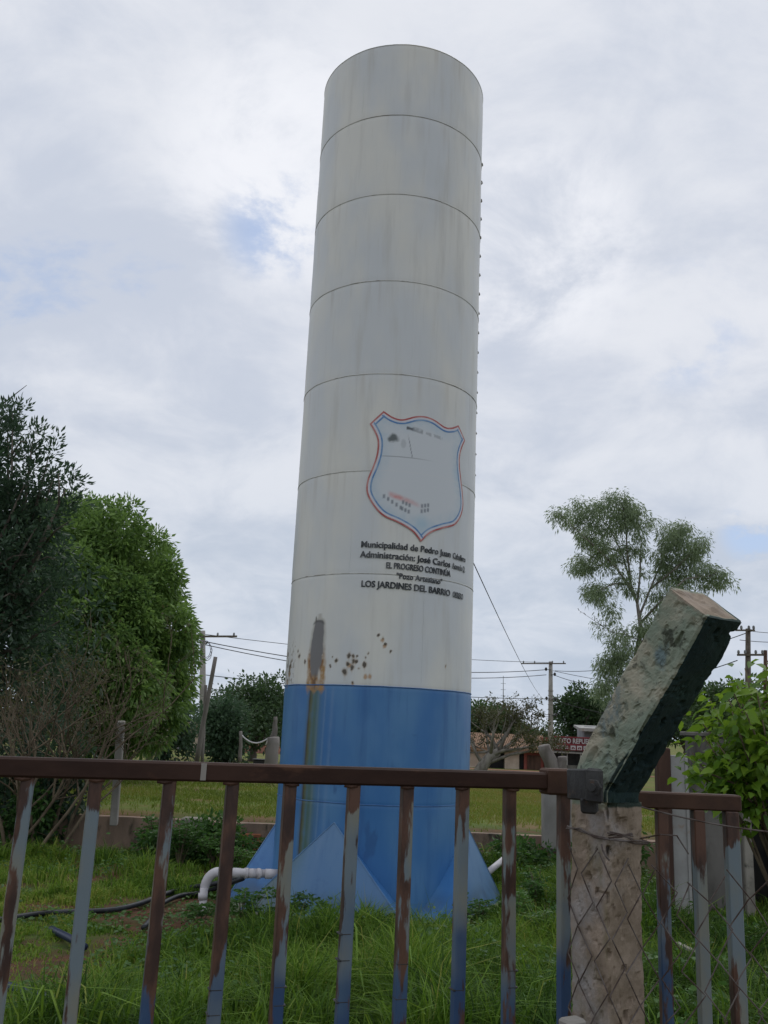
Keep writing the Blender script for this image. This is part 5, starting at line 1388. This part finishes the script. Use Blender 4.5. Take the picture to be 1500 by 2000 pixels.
cable(at(392, 1238, 58), at(1075, 1294, PYY-.3), .35, .020, 'topmost thin overhead cable passing behind the tower')
cable(at(395, 1252, 58), at(1066, 1308, PYY-.3), .9, .030, 'upper of the two thick overhead cables passing behind the tower')
cable(at(395, 1258, 58), at(1067, 1318, PYY-.3), 1.0, .028, 'lower of the two thick overhead cables passing behind the tower')
cable(at(390, 1317, 58), at(1067, 1365, PYY-.3), .35, .026, 'single overhead cable crossing in front of the far tree left of the tower')
cable(at(390, 1342, 58), at(1056, 1400, PYY-.3), .4, .018, 'lowest thin overhead cable left and right of the tower')
cable(at(1084, 1310, PYY-.3), at(1470, 1232, 46), .7, .024, 'overhead cable rising from the concrete utility pole to the right')
cable(at(1084, 1319, PYY-.3), at(1440, 1290, 46), 1.1, .026, 'overhead cable behind the eucalyptus twigs')
cable(at(1080, 1310, PYY-.3), at(1500, 1345, 70), .6, .022, 'overhead cable falling right from the concrete utility pole')
cable(at(1080, 1366, PYY-.3), at(1300, 1400, 78), .5, .026, 'short overhead cable above the broad far tree')
cable(at(924, 1098, 11.7), at(1071, 1368, PYY-.3), .55, .007, 'single slanting service cable from the tower down to the utility pole')
cable(at(1462, 1232, 45.8), at(1640, 1222, 60), .3, .016, 'upper cable leaving the dark utility pole at the right edge')
cable(at(1445, 1250, 45.8), at(1640, 1238, 60), .3, .018, 'lower cable leaving the dark utility pole at the right edge')
lp = []
for k in range(40):
    a_ = k/39*2*PI*2.3; lp.append(at(403+10*math.cos(a_)*(1-.15*math.sin(k)), 1266+17*math.sin(a_)+.2*k, 57.5+k*.004))
mb = MB(); mb.tube(lp, .018, 5); tag(mb.build('cable_coil', M['cable'], None, True), 'slack loop of cable hanging by the mango tree edge', 'cable')

# ------------------------------------------------------------------ grass, weeds
def blades(n, xr, yr, dens, hfun, wid, bend, varf, seed, base=None):
    rg = np.random.default_rng(seed); y = rg.uniform(*yr, n)
    x = rg.uniform(xr[0], xr[1], n)
    inview = (np.abs(x) < .50*y+.7)
    k = inview & (rg.random(n) < dens(x, y)); x, y = x[k], y[k]; n = len(x)
    h = hfun(x, y)*rg.uniform(.55, 1.25, n); z = gz(x, y)-.01
    a = rg.uniform(0, 2*PI, n); b_ = bend*rg.uniform(.2, 1.4, n); wd_ = wid*rg.uniform(.6, 1.3, n)
    fa = rg.uniform(0, 2*PI, n)
    P0 = np.stack([x, y, z], 1); dirh = np.stack([np.cos(a), np.sin(a), 0*a], 1); sd_ = np.stack([np.cos(fa), np.sin(fa), 0*a], 1)
    m_ = P0+dirh*(h*b_*.28)[:, None]+np.array([0, 0, 1])*(h*.58)[:, None]
    t = P0+dirh*(h*b_*.95)[:, None]+np.array([0, 0, 1])*(h*(1-.35*np.minimum(b_, 1.2)))[:, None]
    w2 = (sd_*wd_[:, None]/2)
    V = np.stack([P0-w2, P0+w2, m_-w2*.8, m_+w2*.8, t], 1).reshape(-1, 3)
    q = (np.arange(n)*5)[:, None]
    F_ = np.concatenate([q+np.array([[0, 1, 3]]), q+np.array([[0, 3, 2]]), q+np.array([[2, 3, 4]])], 0)
    return V, F_, np.repeat(np.clip(varf(x, y)+rg.normal(0, .14, n), 0, 1), 5)
def near_d(x, y):
    foot = np.hypot(x-TX, y-TY) > 1.5
    dirt = np.hypot((x+1.75)/.85, (y-9.75)/.95) + .5*(fbm(x*3, y*3, 77)-.5) > 1
    tuft = smooth(.30, .62, fbm(x*3.1, y*3.1, 71))
    bare = smooth(.58, .46, fbm(x*.9+3, y*.9, 72)) + smooth(-2.2, -1.2, x)
    return foot*dirt*np.clip(.12+.88*tuft, 0, 1)*np.clip(.15+bare, 0, 1)
def near_h(x, y):
    lush = smooth(-2.6, -1.0, x-.12*(y-6))*smooth(3.4, 2.2, x-.1*(y-6))
    h = .11+.16*smooth(.35, .7, fbm(x*1.1, y*1.1, 81))+lush*(.09+.22*fbm(x*1.6, y*1.6, 82))
    h = h*(.62+.55*smooth(.3, .65, fbm(x*3.1, y*3.1, 71)))
    h = h+.26*smooth(10.6, 11.6, y)*smooth(13.0, 12.2, y)*smooth(.36, .6, fbm(x*1.2, y*1.2, 84))*smooth(-1.8, -3.0, x)
    h = h*(1-.6*smooth(-1.6, -2.2, x)*smooth(10.6, 9.8, y)*smooth(.62, .45, fbm(x*.9+3, y*.9, 72)))
    h = h*(1-.55*smooth(-2.8, -2.4, x)*smooth(-.9, -1.3, x)*smooth(7.4, 8.2, y)*smooth(10.8, 10.2, y))
    return h*(1-.5*smooth(12.6, 13.4, y))*(1-.45*smooth(2.6, 1.7, np.hypot(x-TX, y-TY)))
def near_v(x, y): return .40+.75*(fbm(x*.6, y*.6, 91)-.5)+.5*(fbm(x*3, y*3, 92)-.5)+.26*smooth(-1.2, -2.6, x)
Vn = blades(420000, (-6.3, 6.8), (4.8, 13.75), near_d, near_h, .0125, .85, near_v, 5)
me = np_mesh('grass', Vn[0], Vn[1], 3); set_attr(me, 'var', Vn[2]); tag(link('grass', me, M['grass']), 'lush uncut grass round the foot of the tower', 'grass', kind='stuff')
tl = blades(26000, (-6.3, 6.8), (4.8, 13.2), lambda x, y: near_d(x, y)*smooth(.50, .62, fbm(x*1.7+9, y*1.7, 171))*smooth(-2.6, -1.6, x), lambda x, y: near_h(x, y)*1.35+.05, .014, .95, lambda x, y: .48+.8*(fbm(x*2.3, y*2.3, 93)-.5), 15)
ds = blades(2600, (-6.3, 6.8), (4.8, 13.4), lambda x, y: (np.hypot(x-TX, y-TY) > 1.75)*smooth(.45, .6, fbm(x*1.3+4, y*1.3, 172)), lambda x, y: near_h(x, y)*1.3+.06, .006, .6, lambda x, y: 1.0+0*x, 16)
for i_, (Vx, nm_, lb_) in enumerate(((tl, 'coarse_grass', 'coarse arching grass tussocks among the lawn before the tower'), (ds, 'dry_stalks', 'thin straw coloured stalks standing in the grass'))):
    me = np_mesh(nm_, Vx[0], Vx[1], 3); set_attr(me, 'var', Vx[2]); tag(link(nm_, me, M['grass']), lb_, 'grass', kind='stuff')
# low broad-leaved ground weeds in patches
nb = 60000; xb = RNG.uniform(-6, 6.6, nb); yb = RNG.uniform(4.9, 13.6, nb)
kb = (np.abs(xb) < .5*yb+.7) & (np.hypot(xb-TX, yb-TY) > 1.7) & (RNG.random(nb) < smooth(.50, .60, fbm(xb*1.1+2, yb*1.1, 201))*(.35+.65*smooth(.4, .6, fbm(xb*4, yb*4, 202))))
xb, yb = xb[kb], yb[kb]; nb = len(xb); hb = near_h(xb, yb)*RNG.uniform(.35, 1.05, nb)
ab = RNG.uniform(0, 2*PI, nb); db_ = np.stack([np.cos(ab), np.sin(ab), RNG.uniform(-.2, .5, nb)], 1); sb2 = RNG.uniform(.025, .065, nb)
Vb = ovate_cloud(np.stack([xb, yb, gz(xb, yb)+hb], 1), db_, sb2, sb2*.6, np.clip(.5+.9*(fbm(xb*2, yb*2, 203)-.5)+RNG.normal(0, .15, nb), 0, 1), .12, .5)
me = np_mesh('ground_weeds', Vb[0], Vb[1], 3); set_attr(me, 'var', Vb[2]); tag(link('ground_weeds', me, M['weed']), 'patches of small broad-leaved weeds in the grass', 'weeds', kind='stuff')
Vf = blades(210000, (-13, 13), (14.1, 34), lambda x, y: (smooth(.30, .48, fbm(x*.5, y*.5, 61))*.7+.3)*np.clip(.12+smooth(14.8, 17.5, y+3*(fbm(x*.7, y*.7, 64)-.5)), 0, 1), lambda x, y: .07+.05*fbm(x*.7, y*.7, 62), .016, .7, lambda x, y: .48+1.0*(fbm(x*.35, y*.35, 63)-.5)+.30*smooth(-.5, 2, x), 6)
me = np_mesh('grass', Vf[0], Vf[1], 3); set_attr(me, 'var', Vf[2]); tag(link('grass', me, M['fieldgrass']), 'short yellow-green grass of the field beyond the low wall', 'grass', kind='stuff')

# leafy weeds standing in the grass before the tower and along the wall
def weed(px, py, Y, h, nst, label, spread=.22, mat='weed', lsz=.045):
    p = hit(px, py+60*h, 0.0); x, y = p[0], min(p[1], 13.5); z = G(x, y)
    e = empty('weed_plant', (x, y, z), label, 'weed', 'leafy weeds in the grass')
    mb = MB(); pos = []; dr = []
    for k in range(nst):
        a = random.uniform(0, 2*PI); top = Vector((x+math.cos(a)*spread*random.uniform(.2, 1), y+math.sin(a)*spread*random.uniform(.2, 1), z+h*random.uniform(.6, 1.05)))
        b = Vector((x+random.uniform(-.03, .03), y+random.uniform(-.03, .03), z)); md = b.lerp(top, .55)+Vector((0, 0, h*.1)); mb.tube([b, md, top], [.005, .004, .002], 4)
        for j in range(9):      # pinnate fronds along the stem
            t = random.uniform(.35, 1); q = b.lerp(md, t/.55) if t < .55 else md.lerp(top, (t-.55)/.45)
            a2 = random.uniform(0, 2*PI); fd = Vector((math.cos(a2), math.sin(a2), random.uniform(-.1, .5))).normalized(); fl = random.uniform(.07, .14)
            for i in range(7):
                f_ = (i+1)/7; pos.append((q+fd*fl*f_)[:]); sd_ = fd.cross(Vector((0, 0, 1))); sd_ = sd_*(1 if i % 2 else -1); dr.append((sd_+fd*.5+Vector((0, 0, -.1)))[:])
    mb.build('stems', M['twig'], e)
    n = len(pos); sz = lsz*RNG.uniform(.7, 1.3, n)
    foliage('leaves', [leaf_cloud(np.array(pos), np.array(dr), sz, sz*.5, np.clip(RNG.normal(.5, .2)+RNG.normal(0, .15, n), 0, 1), .12, .2)], M[mat], e)
for px, py, Y, rx_, rz_, sd_, lab in ((352, 1648, 13.1, .62, .46, 3, 'dark rounded bush against the low wall behind the third gate bar'), (425, 1655, 13.0, .45, .36, 4, 'dark leafy bush between low wall and white pipe'), (30, 1610, 13.2, .8, .5, 6, 'dark bush at the low wall by the left edge'), (1030, 1668, 13.0, .50, .30, 7, 'dark bush below the low wall right of the tower'), (1190, 1640, 12.5, .5, .5, 9, 'dark bush hidden behind the concrete post')):
    c_ = at(px, py, Y); e = empty('wall_bush', (c_[0], c_[1], G(c_[0], c_[1])), lab, 'bush', 'bushes along the low wall')
    P, _, _ = crown_points(tuple(c_), (rx_, rx_*.7, rz_), 170, .7, 7, sd_)
    foliage('leaves', [clump_leaves(P, 14, .11, .085, .5, .25, .30+.5*(fbm(P[:, 0]*3, P[:, 2]*3, 2)-.5))], M['weed'], e)
    mb = MB()
    for k in range(7): q = P[k*3]; mb.tube([(c_[0], c_[1], G(c_[0], c_[1])-.05), tuple(q*.5+np.array([c_[0], c_[1], c_[2]])*.5), tuple(q)], [.014, .01, .004], 5)
    mb.build('stems', M['twig'], e)
WL_ = [(470, 1800, 8.9, .42, 9, 'bushy weed left of the tower foot, behind the fourth gate bar'), (560, 1800, 8.7, .40, 9, 'feathery weed against the left corner of the tower foot'), (620, 1820, 8.5, .34, 8, 'feathery weed before the pale triangular foot panel'),
       (700, 1830, 8.4, .32, 8, 'feathery weed before the front corner of the tower foot'), (760, 1835, 8.4, .28, 7, 'low weed in front of the tower foot beside the seventh bar'), (930, 1800, 9.0, .34, 8, 'feathery weed at the right corner of the tower foot'), (1010, 1800, 9.2, .45, 11, 'bushy weed right of the tower foot'),
       (1050, 1760, 10.2, .50, 11, 'tall weed clump behind the gate left of the concrete post'), (1060, 1840, 8.6, .40, 9, 'broad weed low beside the concrete post'), (350, 1660, 13.0, .62, 16, 'dark leafy weed clump before the low wall left of the tower'), (415, 1670, 12.8, .50, 14, 'leafy weed clump beside the exposed bricks'),
       (300, 1640, 13.2, .55, 14, 'leafy weed clump at the low wall behind the third gate bar'), (450, 1690, 12.4, .40, 10, 'low leafy weed between wall and outlet pipe'), (500, 1665, 12.9, .36, 9, 'small leafy weed under the brick patch by the tower'), (390, 1800, 9.4, .22, 6, 'small yellowish weed at the bottom of the white pipe'),
       (1000, 1700, 12.4, .42, 10, 'leafy weed behind the tower foot at right'), (1040, 1690, 12.8, .40, 10, 'leafy weed below the stout concrete pier'), (1270, 1850, 8.0, .30, 8, 'low weed seen between the post and the short gate leaf')]
for wv in WL_: weed(*wv)
# loose soil and fallen debris in the grass
for k, (px, py, Y, sx_, lab) in enumerate(((1335, 1905, 7.0, .26, 'flat dark tile lying in the grass right of the post'), (1480, 1895, 7.2, .2, 'small dark stone slab near the right edge'))):
    p = at(px, py, Y); mb = MB(); mb.box((p[0], p[1], G(p[0], p[1])+.05), (sx_, .16, .05), .3, bev=.012); tag(mb.build('stone_slab', M['stained']), lab, 'stone')
p = at(1322, 1842, 8.2); q = at(1375, 1868, 8.0); mb = MB(); mb.beam((p[0], p[1], p[2]), (q[0], q[1], q[2]), .05, .02); tag(mb.build('wooden_lath', M['conc_pole']), 'pale lath lying aslant in the grass behind the chain-link', 'lath')
